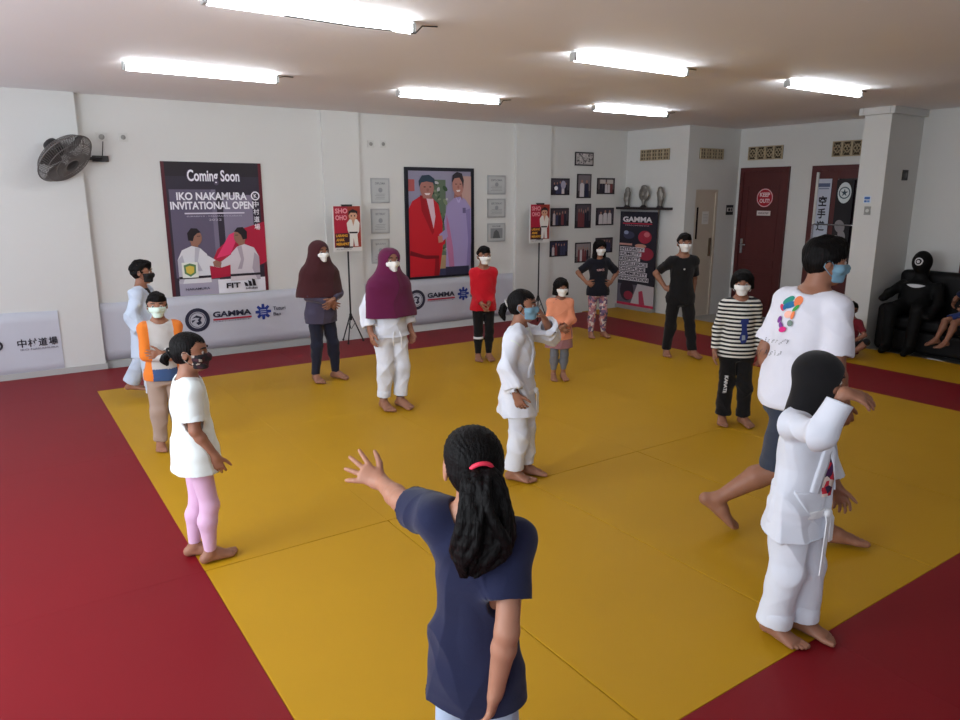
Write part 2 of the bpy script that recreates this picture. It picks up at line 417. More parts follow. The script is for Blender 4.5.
class Person:
    """Skeleton in the person's own frame: +Y is where they face, +X their right, Z up."""
    def __init__(s, name, label, loc, heading, H, hh=None, lean=(0, 0), twist=0.0, head=(0, 0, 0), lf=None, rf=None, la=None, ra=None,
                 skin=None, res=0.005, pel=None, build=1.0, spread=0.05, sit=None, barefoot=True):
        s.H = H; s.hh = hh or H / 6.3; s.res = res; s.skin = skin or SKIN; s.bw = build
        s.root = empty(name, (loc[0], loc[1], loc[2] if len(loc) > 2 else .003), math.radians(heading) - math.pi / 2, label, 'person')
        h = H
        P = V3(0, 0, .50 * h) if pel is None else V3(pel) * h
        s.P = P
        sp = unit(V3(lean[0], lean[1], 1)); s.sp = sp
        s.pr = V3(1, 0, 0); s.cr = rotz(V3(1, 0, 0), math.radians(twist)); s.cf = np.cross(V3(0, 0, 1), s.cr)
        s.C = P + sp * .20 * h; s.N = P + sp * .325 * h
        yaw, pitch, roll = [math.radians(a) for a in head]
        f = V3(-math.sin(yaw) * math.cos(pitch), math.cos(yaw) * math.cos(pitch), math.sin(pitch))
        r = unit(np.cross(f, V3(0, 0, 1))); u = np.cross(r, f)
        r, u = r * math.cos(roll) - u * math.sin(roll), u * math.cos(roll) + r * math.sin(roll)
        s.hr, s.hf, s.hu = r, f, u
        s.O = s.N + sp * .012 * h + u * s.hh * .56 + f * s.hh * .10
        sw = .086 * h * build
        s.sh = {}; s.el = {}; s.wr = {}; s.hip = {}; s.kn = {}; s.an = {}; s.ft = {}; s.hand = {}
        for k, sg in (('l', -1), ('r', 1)):
            s.sh[k] = s.N + s.cr * sg * sw - sp * (.046 - ((la if k == 'l' else ra) or {}).get('shrug', 0)) * h
            A = (la if k == 'l' else ra) or {}
            if 'wl' in A: wt = V3(A['wl'])
            else:
                w = A.get('w', (.03, .03, -.295)); wt = s.sh[k] + (s.cr * sg * w[0] + s.cf * w[1] + V3(0, 0, 1) * w[2]) * h
            pole = A.get('pole', (.3, -1, 0)); pole = s.cr * sg * pole[0] + s.cf * pole[1] + V3(0, 0, 1) * pole[2]
            s.el[k], s.wr[k] = ik(s.sh[k], wt, .165 * h, .140 * h, pole)
            fd = unit(s.wr[k] - s.el[k])
            if 'fd' in A: fd = unit(s.cr * sg * A['fd'][0] + s.cf * A['fd'][1] + V3(0, 0, 1) * A['fd'][2])
            pn = A.get('pn', (-1, .15, 0)); pn = s.cr * sg * pn[0] + s.cf * pn[1] + V3(0, 0, 1) * pn[2]
            s.hand[k] = (fd, pn, A.get('spread', .06), A.get('curl', .35), A.get('show', True))
            F = (lf if k == 'l' else rf) or {}
            s.hip[k] = P + s.pr * sg * .049 * h * build - V3(0, 0, .012 * h)
            fy = math.radians(F.get('yaw', -8)) ; fp = math.radians(F.get('pitch', 0))
            pos = F.get('p', (spread, 0, 0))
            at = V3(sg * pos[0] * h, pos[1] * h, (.042 + pos[2]) * h)
            pole = F.get('pole', (0.08, 1, 0)); pole = V3(sg * pole[0], pole[1], pole[2])
            s.kn[k], s.an[k] = ik(s.hip[k], at, .2305 * h, .2185 * h, pole)
            d = V3(sg * -math.sin(fy) * math.cos(fp), math.cos(fy) * math.cos(fp), math.sin(fp))
            s.ft[k] = d
        s.top = s.O + s.hu * s.hh * .5
        ps = [s.P, s.N, s.O + u * s.hh * .6, s.O - f * s.hh * .6, s.O + f * s.hh * .6] + list(s.an.values()) + list(s.wr.values()) + list(s.el.values()) + list(s.kn.values())
        ps = np.array(ps); m = .13 * h
        s.lo = ps.min(0) - m; s.hi = ps.max(0) + m; s.lo[2] = max(s.lo[2], -.02) if s.lo[2] < .2 else s.lo[2]
        s.wear = []
    def hp(s, x, y, z): return s.O + (s.hr * x + s.hf * y + s.hu * z) * s.hh
    def prof(s, t):      # half widths of the trunk along the spine (0 pelvis .. 1 neck)
        T = [(-.25, .084, .056), (0, .092, .066), (.15, .090, .066), (.38, .076, .060), (.62, .086, .064), (.82, .084, .058), (.93, .062, .048), (1, .040, .040)]
        for (a, ra, da), (b, rb, db) in zip(T, T[1:]):
            if t <= b:
                q = (t - a) / (b - a); return (ra + (rb - ra) * q) * s.H * s.bw, (da + (db - da) * q) * s.H * s.bw
        return .04 * s.H, .04 * s.H
    def sptr(s, t): return s.P + s.sp * .325 * s.H * t
    def rt(s, t): return unit(s.pr * (1 - max(0, min(1, t))) + s.cr * max(0, min(1, t)))
    def trunk(s, F, off=0.0, t0=-.15, t1=.97, k=.03, widen=0.0, n=9, flat0=False):
        ts = np.linspace(t0, t1, 24); pr = [s.prof(t) for t in ts]; wd = [off + widen * max(0, 1 - max(t, 0) / .8) for t in ts]
        F.loft(s.sptr(t0), s.sptr(t1), (ts - t0) / (t1 - t0), [p[0] + w for p, w in zip(pr, wd)], [p[1] + w for p, w in zip(pr, wd)], s.pr, s.cr, k, (flat0, 0), cap=.022 * s.H)
    def headf(s, F, inf=0.0, k=.02, ears=True):
        q = s.hh; X = np.stack([s.hr, s.hf, s.hu]); p = s.hp
        F.ball(p(0, -.07, .12), (.355 * q + inf, .43 * q + inf, .375 * q + inf), X, k)
        F.el(p(0, .10, .06), p(0, .16, -.30), (.315 * q + inf, .27 * q + inf), (.19 * q + inf, .19 * q + inf), s.hr, k)
        F.ball(p(0, .27, -.40), .085 * q + inf, X, k)
        for sg in (-1, 1):
            F.ball(p(sg * .17, .24, -.12), .12 * q + inf, X, k)
        F.el(p(0, .35, .04), p(0, .425, -.10), .03 * q + inf, .055 * q + inf, s.hr, k * .6)
        if inf == 0:
            for sg in (-1, 1):
                F.ball(p(sg * .15, .42, .02), (.085 * q, .075 * q, .05 * q), X, k * .5, 'sub')
                F.ball(p(sg * .045, .40, -.125), .032 * q, X, k * .4)
            F.ball(p(0, .365, -.225), (.10 * q, .04 * q, .022 * q), X, .004)
            F.ball(p(0, .355, -.275), (.085 * q, .04 * q, .025 * q), X, .004)
            F.ball(p(0, .42, -.25), (.10 * q, .04 * q, .006 * q), X, .003, 'sub')
        if ears and inf == 0:
            for sg in (-1, 1):
                F.ball(p(sg * .355, -.05, -.04), (.035 * q, .085 * q, .135 * q), X, .006)
                F.ball(p(sg * .40, -.03, -.03), (.025 * q, .045 * q, .08 * q), X, .004, 'sub')
    def handf(s, F, k):
        fd, pn, spread, curl, show = s.hand[k]
        w = s.wr[k]; hl = .108 * s.H; sg = 1 if k == 'r' else -1
        pn = np.asarray(pn, float); pn = unit(pn - fd * pn.dot(fd)); th = np.cross(fd, pn) * sg
        e = unit(w - s.el[k])
        kc = w + fd * .46 * hl
        F.el(w - e * .05 * hl, w + fd * .12 * hl, (.165 * hl, .13 * hl), (.20 * hl, .13 * hl), th, .01)
        F.el(w + fd * .10 * hl, kc, (.20 * hl, .12 * hl), (.235 * hl, .095 * hl), th, .01)
        def rot(d, ax, a): return d * math.cos(a) + np.cross(ax, d) * math.sin(a) + ax * ax.dot(d) * (1 - math.cos(a))
        for i in range(4):
            L = (.44, .50, .46, .36)[i] * hl; off = (1.5 - i)
            b = kc + th * off * .125 * hl - fd * (.02, 0, .01, .05)[i] * hl
            d = rot(fd, pn, -sg * -1 * spread * off * 1.6 * -1) if spread else fd
            d = unit(fd + th * spread * off * 2.0)
            r0 = .062 * hl; ax = unit(np.cross(d, pn)); a = 0
            for j, (fr, cu) in enumerate(((.42, .5), (.33, 1.0), (.25, .8))):
                a = a + curl * cu * (1 + .12 * i)
                dd = d * math.cos(a) + pn * math.sin(a)
                e2 = b + dd * L * fr
                F.el(b, e2, r0 * (1 - .1 * j), r0 * (.92 - .12 * j), th, .003); b = e2
        b = w + fd * .14 * hl + th * .15 * hl + pn * .03 * hl
        d = unit(th * (.62 + spread * 2) + fd * .75 + pn * .25)
        m = b + d * .24 * hl; F.el(b, m, .085 * hl, .072 * hl, th, .006)
        d2 = unit(d + fd * .35); m2 = m + d2 * .19 * hl; F.el(m, m2, .07 * hl, .06 * hl, th, .004)
        F.el(m2, m2 + unit(d2 + fd * .2) * .13 * hl, .06 * hl, .045 * hl, th, .003)
    def footf(s, F, k):
        h = s.H; a = s.an[k]; d = s.ft[k]; side = unit(np.cross(d, V3(0, 0, 1))); up = np.cross(side, d); sg = 1 if k == 'r' else -1
        g = a - up * .042 * h
        heel = g - d * .026 * h + up * .021 * h; ball = g + d * .082 * h + up * .0135 * h; mid = g + d * .035 * h + up * .028 * h
        F.el(a + up * .005 * h, heel, .021 * h, .0205 * h, side, .02)
        F.el(a + d * .004 * h, mid, (.022 * h, .024 * h), (.026 * h, .022 * h), side, .02)
        F.el(mid, ball, (.026 * h, .022 * h), (.032 * h, .0125 * h), side, .015)
        F.el(heel, ball, (.020 * h, .018 * h), (.031 * h, .0125 * h), side, .012)
        for i in range(5):
            off = (i - 2) * .0132 * h * sg
            L = (.034, .036, .032, .027, .021)[i] * h; r = (.0105, .0078, .0072, .0068, .0064)[i] * h
            b = ball + side * off * 1.0 - d * (.0, .0, .002, .005, .010)[i] * h
            F.el(b, b + d * L - up * .003 * h, r, r * .95, side, .003)
    def body(s):
        F = Field(s.lo, s.hi, s.res); h = s.H; b = s.bw
        s.trunk(F)
        F.el(s.N - s.sp * .02 * h, s.hp(0, -.06, -.22), .037 * h, .034 * h, s.cr, .02)
        for k, sg in (('l', -1), ('r', 1)):
            F.el(s.sptr(.86) + s.cr * sg * .05 * h, s.sh[k], .040 * h, .034 * h, s.cr, .025)
            F.el(s.N + s.sp * .012 * h, s.sh[k], .020 * h, .024 * h, s.cr, .03)
            F.el(s.sh[k], s.el[k], .029 * h * b, .0235 * h, s.cr, .015)
            m = s.el[k] * .72 + s.wr[k] * .28
            F.el(s.el[k], m, .0225 * h, .0235 * h, s.cr, .012); F.el(m, s.wr[k], .0235 * h, .0165 * h, s.cr, .012)
            s.handf(F, k)
            F.el(s.hip[k], s.kn[k], .047 * h * b, .034 * h * b, s.cr, .02)
            bk = -unit(np.cross(s.kn[k] - s.an[k], V3(1, 0, 0))) if False else -s.ft[k]
            m = s.kn[k] * .68 + s.an[k] * .32 + bk * .010 * h
            F.el(s.kn[k], m, .0335 * h * b, .0345 * h * b, s.cr, .015); F.el(m, s.an[k], .0345 * h * b, .0195 * h, s.cr, .015)
            s.footf(F, k)
        s.headf(F)
        V, Q = F.mesh(1)
        o = np_mesh('body', V, Q, s.skin, s.root)
        s.eyes(); return o
    def eyes(s):
        q = s.hh
        for sg in (-1, 1):
            bm = BM(); c = s.hp(sg * .145, .326, .012)
            bmesh.ops.create_uvsphere(bm, u_segments=16, v_segments=12, radius=.054 * q)
            d = unit(s.hf + s.hr * sg * .08)
            for f in bm.faces:
                n = f.calc_center_median().normalized(); f.smooth = True
                f.material_index = 1 if n.dot(Vector(d)) > .80 else 0
            bmesh.ops.translate(bm, verts=bm.verts, vec=Vector(c))
            obj('eye', bm, [EYE_WHITE, EYE_DARK], s.root)
            bm = BM()
            pts = [s.hp(sg * (.070 + .17 * t), .395 - .10 * t * t, .128 + .022 * math.sin(t * 2.8) - .018 * t) for t in np.linspace(0, 1, 6)]
            tube(bm, pts, [q * r for r in (.016, .022, .022, .02, .016, .008)], 6); obj('eyebrow', bm, BROW, s.root)
    # ---- clothing
    def tee(s, name, m, hem=.44, sleeve=.62, off=.012, loose=.012, seed=1, amp=.004, neck=.046, sl_r=.012, mfn=None, vneck=0.0, flare=.0, k=.025, freq=26, sleeve_hang=0.0, high=0.0):
        h = s.H; F = Field(s.lo - .03, s.hi + .03, s.res)
        s.trunk(F, off, t0=-.1, t1=.93 + high, k=k, widen=loose)
        A = (.100 * h * s.bw, .066 * h * s.bw); Pd = s.sptr(-.05); b = Pd + V3(0, 0, hem * h - Pd[2])
        if b[2] < Pd[2]:
            w = off + loose
            F.el(Pd, b, (A[0] + w, A[1] + w), (A[0] + w + flare, A[1] + w + flare), s.pr, k, flat=(0, 1))
        for kk, sg in (('l', -1), ('r', 1)):
            F.el(s.sptr(.86) + s.cr * sg * .05 * h, s.sh[kk], .040 * h + off, .034 * h + off, s.cr, k)
            F.el(s.N - s.sp * .01 * h, s.sh[kk], .022 * h + off * .7, .026 * h + off, s.cr, k)
            r0 = .031 * h + off
            if sleeve <= 1:
                e = s.sh[kk] + (s.el[kk] - s.sh[kk]) * sleeve
                r1 = .027 * h + sl_r
                F.el(s.sh[kk], e, r0, r1, s.cr, k, flat=(0, 1))
                F.el(s.sh[kk] * .12 + e * .88, e + (e - s.sh[kk]) * .1, r1 - .010, r1 - .009, s.cr, 0, op='sub')
            else:
                F.el(s.sh[kk], s.el[kk], r0, .024 * h + sl_r, s.cr, k)
                e = s.el[kk] + (s.wr[kk] - s.el[kk]) * (sleeve - 1)
                r1 = .018 * h + sl_r
                F.el(s.el[kk], e, .024 * h + sl_r, r1 + sleeve_hang * .5, s.cr, k * .8, flat=(0, 1))
                if sleeve_hang:
                    dn = V3(0, 0, -1); e2 = e + dn * sleeve_hang
                    F.el(s.el[kk], e2 - (s.wr[kk] - s.el[kk]) * .08, .024 * h + sl_r, r1 + .004, s.cr, k, flat=(0, 1))
                F.el(e - (e - s.el[kk]) * .25, e + (e - s.el[kk]) * .2, r1 - .010, r1 - .009, s.cr, 0, op='sub')
        ax = unit(s.hp(0, -.06, -.22) - s.N)
        F.el(s.N - ax * .02 * h, s.N + ax * .2 * h, neck * h, neck * h, s.cr, .006, op='sub')
        if vneck:
            F.el(s.N + s.cf * .06 * h, s.sptr(1 - vneck) + s.cf * .09 * h, .038 * h, .004, s.cr, .004, op='sub')
        return s.finish(name, F, m, amp, freq, seed, mfn)
    def finish(s, name, F, m, amp, freq, seed, mfn=None, sm=2, vert=.25):
        V, Q = F.mesh(sm)
        if amp:
            V = V + normals(V, Q) * np.clip(folds(V, amp * 1.5, freq, seed, vert), -1.3 * amp, 2.6 * amp)[:, None]
        mi = mfn(V[Q].mean(1)) if mfn else None
        o = np_mesh(name, V, Q, m, s.root, mi); o['_'] = 0; del o['_']
        s.wear.append((o, V, Q)); return o
    def pants(s, name, m, cuff=.97, off=.010, bot=.012, seed=2, amp=.004, top=.18, mfn=None, knee=None, k=.02, freq=24):
        h = s.H; F = Field(s.lo - .03, s.hi + .03, s.res)
        s.trunk(F, off, t0=-.2, t1=top, k=k, n=5)
        for kk in 'lr':
            kn = .035 * h + (off if knee is None else knee)
            F.el(s.hip[kk], s.kn[kk], .048 * h * s.bw + off, kn, s.cr, k)
            a = s.kn[kk] + (s.an[kk] - s.kn[kk]) * cuff if cuff > 0 else None
            if a is not None:
                r1 = .021 * h + bot
                m2 = s.kn[kk] * .68 + s.an[kk] * .32 - s.ft[kk] * .010 * h
                if bot < .012 and cuff > .5:
                    F.el(s.kn[kk], m2, kn, .0355 * h + off, s.cr, k); F.el(m2, a, .0355 * h + off, r1, s.cr, k, flat=(0, 1))
                else:
                    F.el(s.kn[kk], a, kn, r1, s.cr, k, flat=(0, 1)); F.el(s.kn[kk], m2, kn, .0355 * h + off * .8, s.cr, k)
                    F.el(a * .85 + s.kn[kk] * .15, a + (a - s.kn[kk]) * .1, r1 - .010, r1 - .009, s.cr, 0, op='sub')
        return s.finish(name, F, m, amp, freq, seed, mfn)
    def shorts(s, name, m, frac=.9, off=.012, bot=.02, seed=3, amp=.005, top=.2):
        h = s.H; F = Field(s.lo - .03, s.hi + .03, s.res)
        s.trunk(F, off, t0=-.2, t1=top, n=5)
        for kk in 'lr':
            e = s.hip[kk] + (s.kn[kk] - s.hip[kk]) * frac; r = .036 * h * s.bw + bot
            F.el(s.hip[kk], e, .048 * h * s.bw + off, r, s.cr, .02, flat=(0, 1))
            F.el(e - (e - s.hip[kk]) * .15, e + (e - s.hip[kk]) * .1, r - .010, r - .009, s.cr, 0, op='sub')
        return s.finish(name, F, m, amp, 22, seed)
    def jacket(s, m, hem=.30, sleeve=1.72, wide=.022, seed=4, amp=.006, flare=.02, hang=.05, open_=0.0):
        h = s.H
        o = s.tee('jacket', m, hem=hem, sleeve=sleeve, off=.016, loose=.012, seed=seed, amp=amp, neck=.044, sl_r=wide, vneck=.42, flare=flare, sleeve_hang=hang, freq=27)
        return o
    def cast(s, idx=-1):
        o, V, Q = s.wear[idx]
        return BVHTree.FromPolygons([tuple(v) for v in V], [tuple(q) for q in Q])
    def band(s, name, m, pts, w, idx=-1, lift=.004, th=.006, dirn=None, parent=None, n=40):
        """a strip lying on a garment along the path of pts (each: point in front of the cloth, cast along dirn)"""
        T = s.cast(idx); P = []
        pts = [np.asarray(p, float) for p in pts]
        for t in np.linspace(0, len(pts) - 1, n):
            i = min(int(t), len(pts) - 2); q = pts[i] + (pts[i + 1] - pts[i]) * (t - i)
            P.append(q)
        bm = BM(); prev = None
        for j, q in enumerate(P):
            tan = unit(P[min(j + 1, n - 1)] - P[max(j - 1, 0)])
            side = unit(np.cross(tan, dirn))
            row = []
            for a in (-.5, -.2, .2, .5):
                x = q + side * a * w
                hit = T.ray_cast(Vector(x - np.asarray(dirn) * .3), Vector(dirn), 1.0)
                y = (np.array(hit[0]) if hit[0] is not None else (prev[1][len(row)] if prev else x))
                row.append(y - np.asarray(dirn) * lift)
            top = [bm.verts.new(r - np.asarray(dirn) * th * .5) for r in row]
            botv = [bm.verts.new(r + np.asarray(dirn) * (lift + .006)) for r in row]
            if prev:
                pt, _, pb = prev
                for c in range(3):
                    bm.faces.new((pt[c], pt[c + 1], top[c + 1], top[c])).smooth = True
                bm.faces.new((pt[0], top[0], botv[0], pb[0])); bm.faces.new((pt[3], pb[3], botv[3], top[3]))
            prev = (top, row, botv)
        return obj(name, bm, m, parent or s.root)
    def patch(s, name, mats, polys, org, ux, uz, dirn, idx=-1, lift=.003, parent=None):
        """flat print (list of (outline, material index)) laid onto a garment by casting along dirn"""
        T = s.cast(idx); bm = BM(); dirn = unit(dirn)
        for L, (pl, mi) in enumerate(polys):
            tmp = BM(); vs = [tmp.verts.new((x, y, 0)) for x, y in pl]
            tmp.faces.new(vs); bmesh.ops.triangulate(tmp, faces=list(tmp.faces))
            for _ in range(2):
                if max((e.calc_length() for e in tmp.edges), default=0) > .02:
                    bmesh.ops.subdivide_edges(tmp, edges=[e for e in tmp.edges if e.calc_length() > .02], cuts=1)
            bmesh.ops.triangulate(tmp, faces=list(tmp.faces))
            mp = {}
            for f in tmp.faces:
                fv = []
                for v in f.verts:
                    if v not in mp:
                        x = org + ux * v.co.x + uz * v.co.y
                        hit = T.ray_cast(Vector(x - dirn * .3), Vector(dirn), .7)
                        y = np.array(hit[0]) if hit[0] is not None else x
                        mp[v] = bm.verts.new(y - dirn * (lift + .0006 * L))
                    fv.append(mp[v])
                nf = bm.faces.new(fv); nf.material_index = mi
            tmp.free()
        me = bpy.data.meshes.new(name); bm.to_mesh(me); bm.free()
        return link_mesh(name, me, mats, parent or s.root, True)
    # ---- head wear
    def hair(s, style, tail=None, name='hair', seed=5, m=None):
        q = s.hh; X = np.stack([s.hr, s.hf, s.hu]); p = s.hp; res = min(s.res, q * .025)
        R = q * .85
        F = Field(s.O - R - (0 if style != 'long' else V3(0, 0, .12)), s.O + R, res)
        if style == 'short':
            F.ball(p(0, -.07, .125), (.388 * q, .462 * q, .428 * q), X, .01)
            F.ball(p(0, -.2, -.04), (.30 * q, .27 * q, .27 * q), X, .02)
            F.ball(p(0, .20, .38), (.24 * q, .17 * q, .14 * q), X, .03)
            F.ball(p(0, .55, -.12), (.46 * q, .42 * q, .335 * q), X, .006, 'sub')
            for sg in (-1, 1): F.ball(p(sg * .42, .10, -.28), (.18 * q, .32 * q, .30 * q), X, .006, 'sub')
            F.cut(p(0, 0, -.22), -s.hu * 1 + s.hf * .35)
        elif style in ('bob', 'long', 'bowl'):
            F.ball(p(0, -.07, .125), (.405 * q, .485 * q, .435 * q), X, .01)
            zb = {'bob': -.42, 'long': -.72, 'bowl': -.20}[style]
            F.el(p(0, -.09, .1), p(0, -.10, zb), (.42 * q, .37 * q), (.46 * q, .33 * q), s.hr, .02, flat=(0, 1))
            F.ball(p(0, .28, .27), (.27 * q, .14 * q, .13 * q), X, .03)
            F.ball(p(0, .54, -.16), (.30 * q, .44 * q, .37 * q), X, .006, 'sub')
            F.el(p(0, .30, -.2), p(0, .45, -.9), (.27 * q, .30 * q), (.42 * q, .4 * q), s.hr, .006, op='sub')
            F.el(p(0, -.06, -.35), p(0, -.02, -1.), .19 * q, .22 * q, s.hr, .005, op='sub')
        else:
            F.ball(p(0, -.07, .12), (.378 * q, .452 * q, .402 * q), X, .01)
            F.ball(p(0, -.2, -.08), (.31 * q, .28 * q, .29 * q), X, .02)
            F.ball(p(0, .56, -.10), (.37 * q, .42 * q, .37 * q), X, .006, 'sub')
            for sg in (-1, 1): F.ball(p(sg * .42, .06, -.27), (.15 * q, .26 * q, .26 * q), X, .006, 'sub')
            F.cut(p(0, 0, -.30), -s.hu)
        V, Q = F.mesh(1); Nn = normals(V, Q)
        L = (V - s.O) / q; x = L @ s.hr; y = L @ s.hf; z = L @ s.hu
        if style == 'pony': ang = np.arctan2(z - .0, x * 1.0); st = np.sin(ang * 46 + 3 * np.sin(y * 5)) + .6 * np.sin(ang * 71 + y * 8)
        else: ang = np.arctan2(x, y); st = np.sin(ang * 44 + 2 * np.sin(z * 6 + x * 5)) + .7 * np.sin(ang * 67 - z * 5)
        r = np.random.RandomState(seed); cl = np.zeros(len(V))
        for i in range(5): cl += np.sin(L @ (r.randn(3) * (9 if style != 'pony' else 4) * np.array([1, 1, 1])) + 1.5 * np.sin(L @ (r.randn(3) * 7)) + r.rand() * 6)
        V = V + Nn * ((st * (.006 if style != 'pony' else .0035) + cl * (.0085 if style == 'short' else .004)) * q)[:, None]
        o = np_mesh(name, V, Q, m or HAIR, s.root)
        if tail: s.tail(tail, o)
        return o
    def tail(s, tl, par):
        """a tied tail: bundle of tapering locks following a path given in head units"""
        rnd = random.Random(7); q = s.hh; P4 = np.array(tl['path'], float); k4 = np.linspace(0, len(P4) - 1, (len(P4) - 1) * 3 + 1); E4 = np.vstack([2 * P4[0] - P4[1], P4, 2 * P4[-1] - P4[-2]]); P5 = []
        for t in k4:
            i = min(int(t), len(P4) - 2); u = t - i; p0, p1, p2, p3 = E4[i:i + 4]; P5.append(.5 * (2 * p1 + (p2 - p0) * u + (2 * p0 - 5 * p1 + 4 * p2 - p3) * u * u + (3 * p1 - p0 - 3 * p2 + p3) * u ** 3))
        path = [s.hp(*p[:3]) for p in P5]; wd = [p[3] * q for p in P5]
        lo = np.min(path, 0) - max(wd) * 1.6; hi = np.max(path, 0) + max(wd) * 1.6
        F = Field(lo, hi, tl.get('res', s.res * .7))
        for a, b, ra, rb in zip(path, path[1:], wd, wd[1:]): F.el(a, b, (ra * .5, ra * .36), (rb * .5, rb * .36), s.hr, .008)
        for i in range(tl.get('n', 46)):
            ang = rnd.uniform(0, 6.28); rr = rnd.uniform(.42, 1.0); ph = rnd.uniform(0, 6)
            pts = []
            for j, (c, w) in enumerate(zip(path, wd)):
                a = ang + .5 * math.sin(ph + j * .5)
                pts.append(c + (s.hr * math.cos(a) + s.hf * math.sin(a) * .75) * w * rr * (1 if j else .55))
            cut_ = rnd.choice((0, 0, 0, 1, 1, 2)); pts = pts[:len(pts) - cut_]; end = rnd.uniform(.5, 1.6); lw = rnd.uniform(.07, .12)
            for j in range(len(pts) - 1):
                a, b = pts[j], pts[j + 1]
                if j == len(pts) - 2: b = a + (b - a) * end
                tp = .45 if j == len(pts) - 2 else 1
                F.el(a, b, max(.0035, wd[j] * lw * 1.6), max(.003, wd[j + 1] * lw * 1.6 * tp), s.hr, .003)
        V, Q = F.mesh(0)
        o = np_mesh('ponytail' if not tl.get('bun') else 'hair_bun', V, Q, HAIR, par)
        if 'tie' in tl:
            bm = BM(); c = s.hp(*tl['path'][0][:3]) * .75 + s.hp(*tl['path'][1][:3]) * .25
            d = unit(s.hp(*tl['path'][1][:3]) - s.hp(*tl['path'][0][:3])); u, v, w = orth(d, s.hr)
            r = tl.get('tier', .13) * q
            tube(bm, [c + (u * math.cos(a) + v * math.sin(a)) * r for a in np.linspace(0, 2 * math.pi, 20, endpoint=False)], .028 * q, 8, closed=True)
            obj('hair_tie', bm, tl['tie'], par)
    def mask(s, m, name='face_mask', loops=True, low=-.44, high=-.01):
        q = s.hh; X = np.stack([s.hr, s.hf, s.hu]); res = min(s.res, q * .022)
        F = Field(s.O - q * .7, s.O + q * .7, res)
        s.headf(F, .020 * q, k=.014, ears=False)
        F.el(s.hp(0, .34, -.06), s.hp(0, .33, -.34), (.16 * q, .12 * q), (.13 * q, .11 * q), s.hr, .02)
        F.el(s.hp(0, .36, .0), s.hp(0, .43, -.13), .055 * q, .09 * q, s.hr, .015)
        F.cut(s.hp(0, 0, high), unit(s.hu * 1 - s.hf * .0)); F.cut(s.hp(0, .2, low), -s.hu); F.cut(s.hp(0, .085, 0), -s.hf)
        for sg in (-1, 1):
            F.ball(s.hp(sg * .36, .1, -.42), (.11 * q, .3 * q, .12 * q), X, .005, 'sub'); F.ball(s.hp(sg * .36, .2, .07), (.12 * q, .3 * q, .09 * q), X, .005, 'sub')
        V, Q = F.mesh(2)
        z = ((V - s.O) @ s.hu) / q
        V = V + normals(V, Q) * (.004 * q * np.sin(z * 60))[:, None]
        o = np_mesh(name, V, Q, m, s.root)
        if loops:
            for sg in (-1, 1):
                bm = BM()
                pts = [s.hp(sg * .325, .10, -.06), s.hp(sg * .38, .0, .04), s.hp(sg * .385, -.10, .02), s.hp(sg * .38, -.12, -.10), s.hp(sg * .36, -.02, -.20), s.hp(sg * .29, .10, -.30)]
                tube(bm, pts, .010 * q, 6); obj('ear_loop', bm, m if not isinstance(m, list) else m[0], o)
        return o
    def hijab(s, m, puff=0.0, front=.48, back=.5, side=.105, seed=6, drape=.0, tight=False, flat_hem=True, amp=.006):
        """head scarf with a cape: front/back = where its hem ends along the spine (share from neck down to pelvis)"""
        h = s.H; q = s.hh; X = np.stack([s.hr, s.hf, s.hu]); F = Field(s.lo - .04, s.hi + .04, s.res)
        F.ball(s.hp(0, -.08, .12), (.42 * q, .50 * q, .445 * q), X, .01)
        F.el(s.hp(0, .02, .0), s.hp(0, .08, -.45), (.40 * q, .40 * q), (.30 * q, .30 * q), s.hr, .03)
        F.el(s.hp(0, -.02, -.3), s.N, (.29 * q, .29 * q), (.062 * h, .058 * h), s.cr, .04)
        tuck = front < .15
        if not tuck: F.el(s.hp(0, -.06, .02), s.sptr(.80), (.42 * q, .42 * q), (.128 * h, .088 * h), s.cr, .03)
        sh = s.sptr(.85); lowf = s.sptr(1 - front); A = s.prof(.7)
        if tuck: F.el(s.hp(0, -.12, .0), s.N - s.sp * .02 * h, (.40 * q, .38 * q), (.085 * h, .07 * h), s.cr, .03)
        else: F.el(s.N, sh, (.075 * h, .06 * h), (.142 * h + puff, .078 * h + puff), s.cr, .05)
        if not tuck: F.el(sh, lowf, (.145 * h + puff, .082 * h + puff), (side * h + .075 * h, A[1] + .055 * h), s.cr, .03, flat=(0, 1))
        if not tuck: F.el(lowf + s.sp * .05 * h, lowf - s.sp * .05 * h, (side * h + .050 * h, A[1] + .030 * h), None, s.cr, 0, flat=(1, 1), op='sub')
        F.ball(s.hp(0, .42, -.07), (.245 * q, .33 * q, .335 * q), X, .006, 'sub')
        return s.finish('headscarf', F, m, amp, 17, seed, sm=2, vert=.12)
def flatpoly_text(body, width, height, bold=0.0):
    c = bpy.data.curves.new('lettering', 'FONT'); c.body = body; c.size = 1; c.offset = bold; c.resolution_u = 3
    o = bpy.data.objects.new('lettering', c); COL.objects.link(o)
    dg = bpy.context.evaluated_depsgraph_get(); dg.update()
    me = bpy.data.meshes.new_from_object(o.evaluated_get(dg)); bpy.data.objects.remove(o); bpy.data.curves.remove(c)
    if not len(me.vertices): return [], []
    V = np.empty(len(me.vertices) * 3); me.vertices.foreach_get('co', V); V = V.reshape(-1, 3)[:, :2]
    lo = V.min(0); hi = V.max(0); sz = np.maximum(hi - lo, 1e-6)
    sx = width / sz[0] if width else height / sz[1]; sy = height / sz[1] if height else sx
    V = (V - lo) * [sx, sy]
    F = [tuple(p.vertices) for p in me.polygons]; bpy.data.meshes.remove(me)
    return V, F
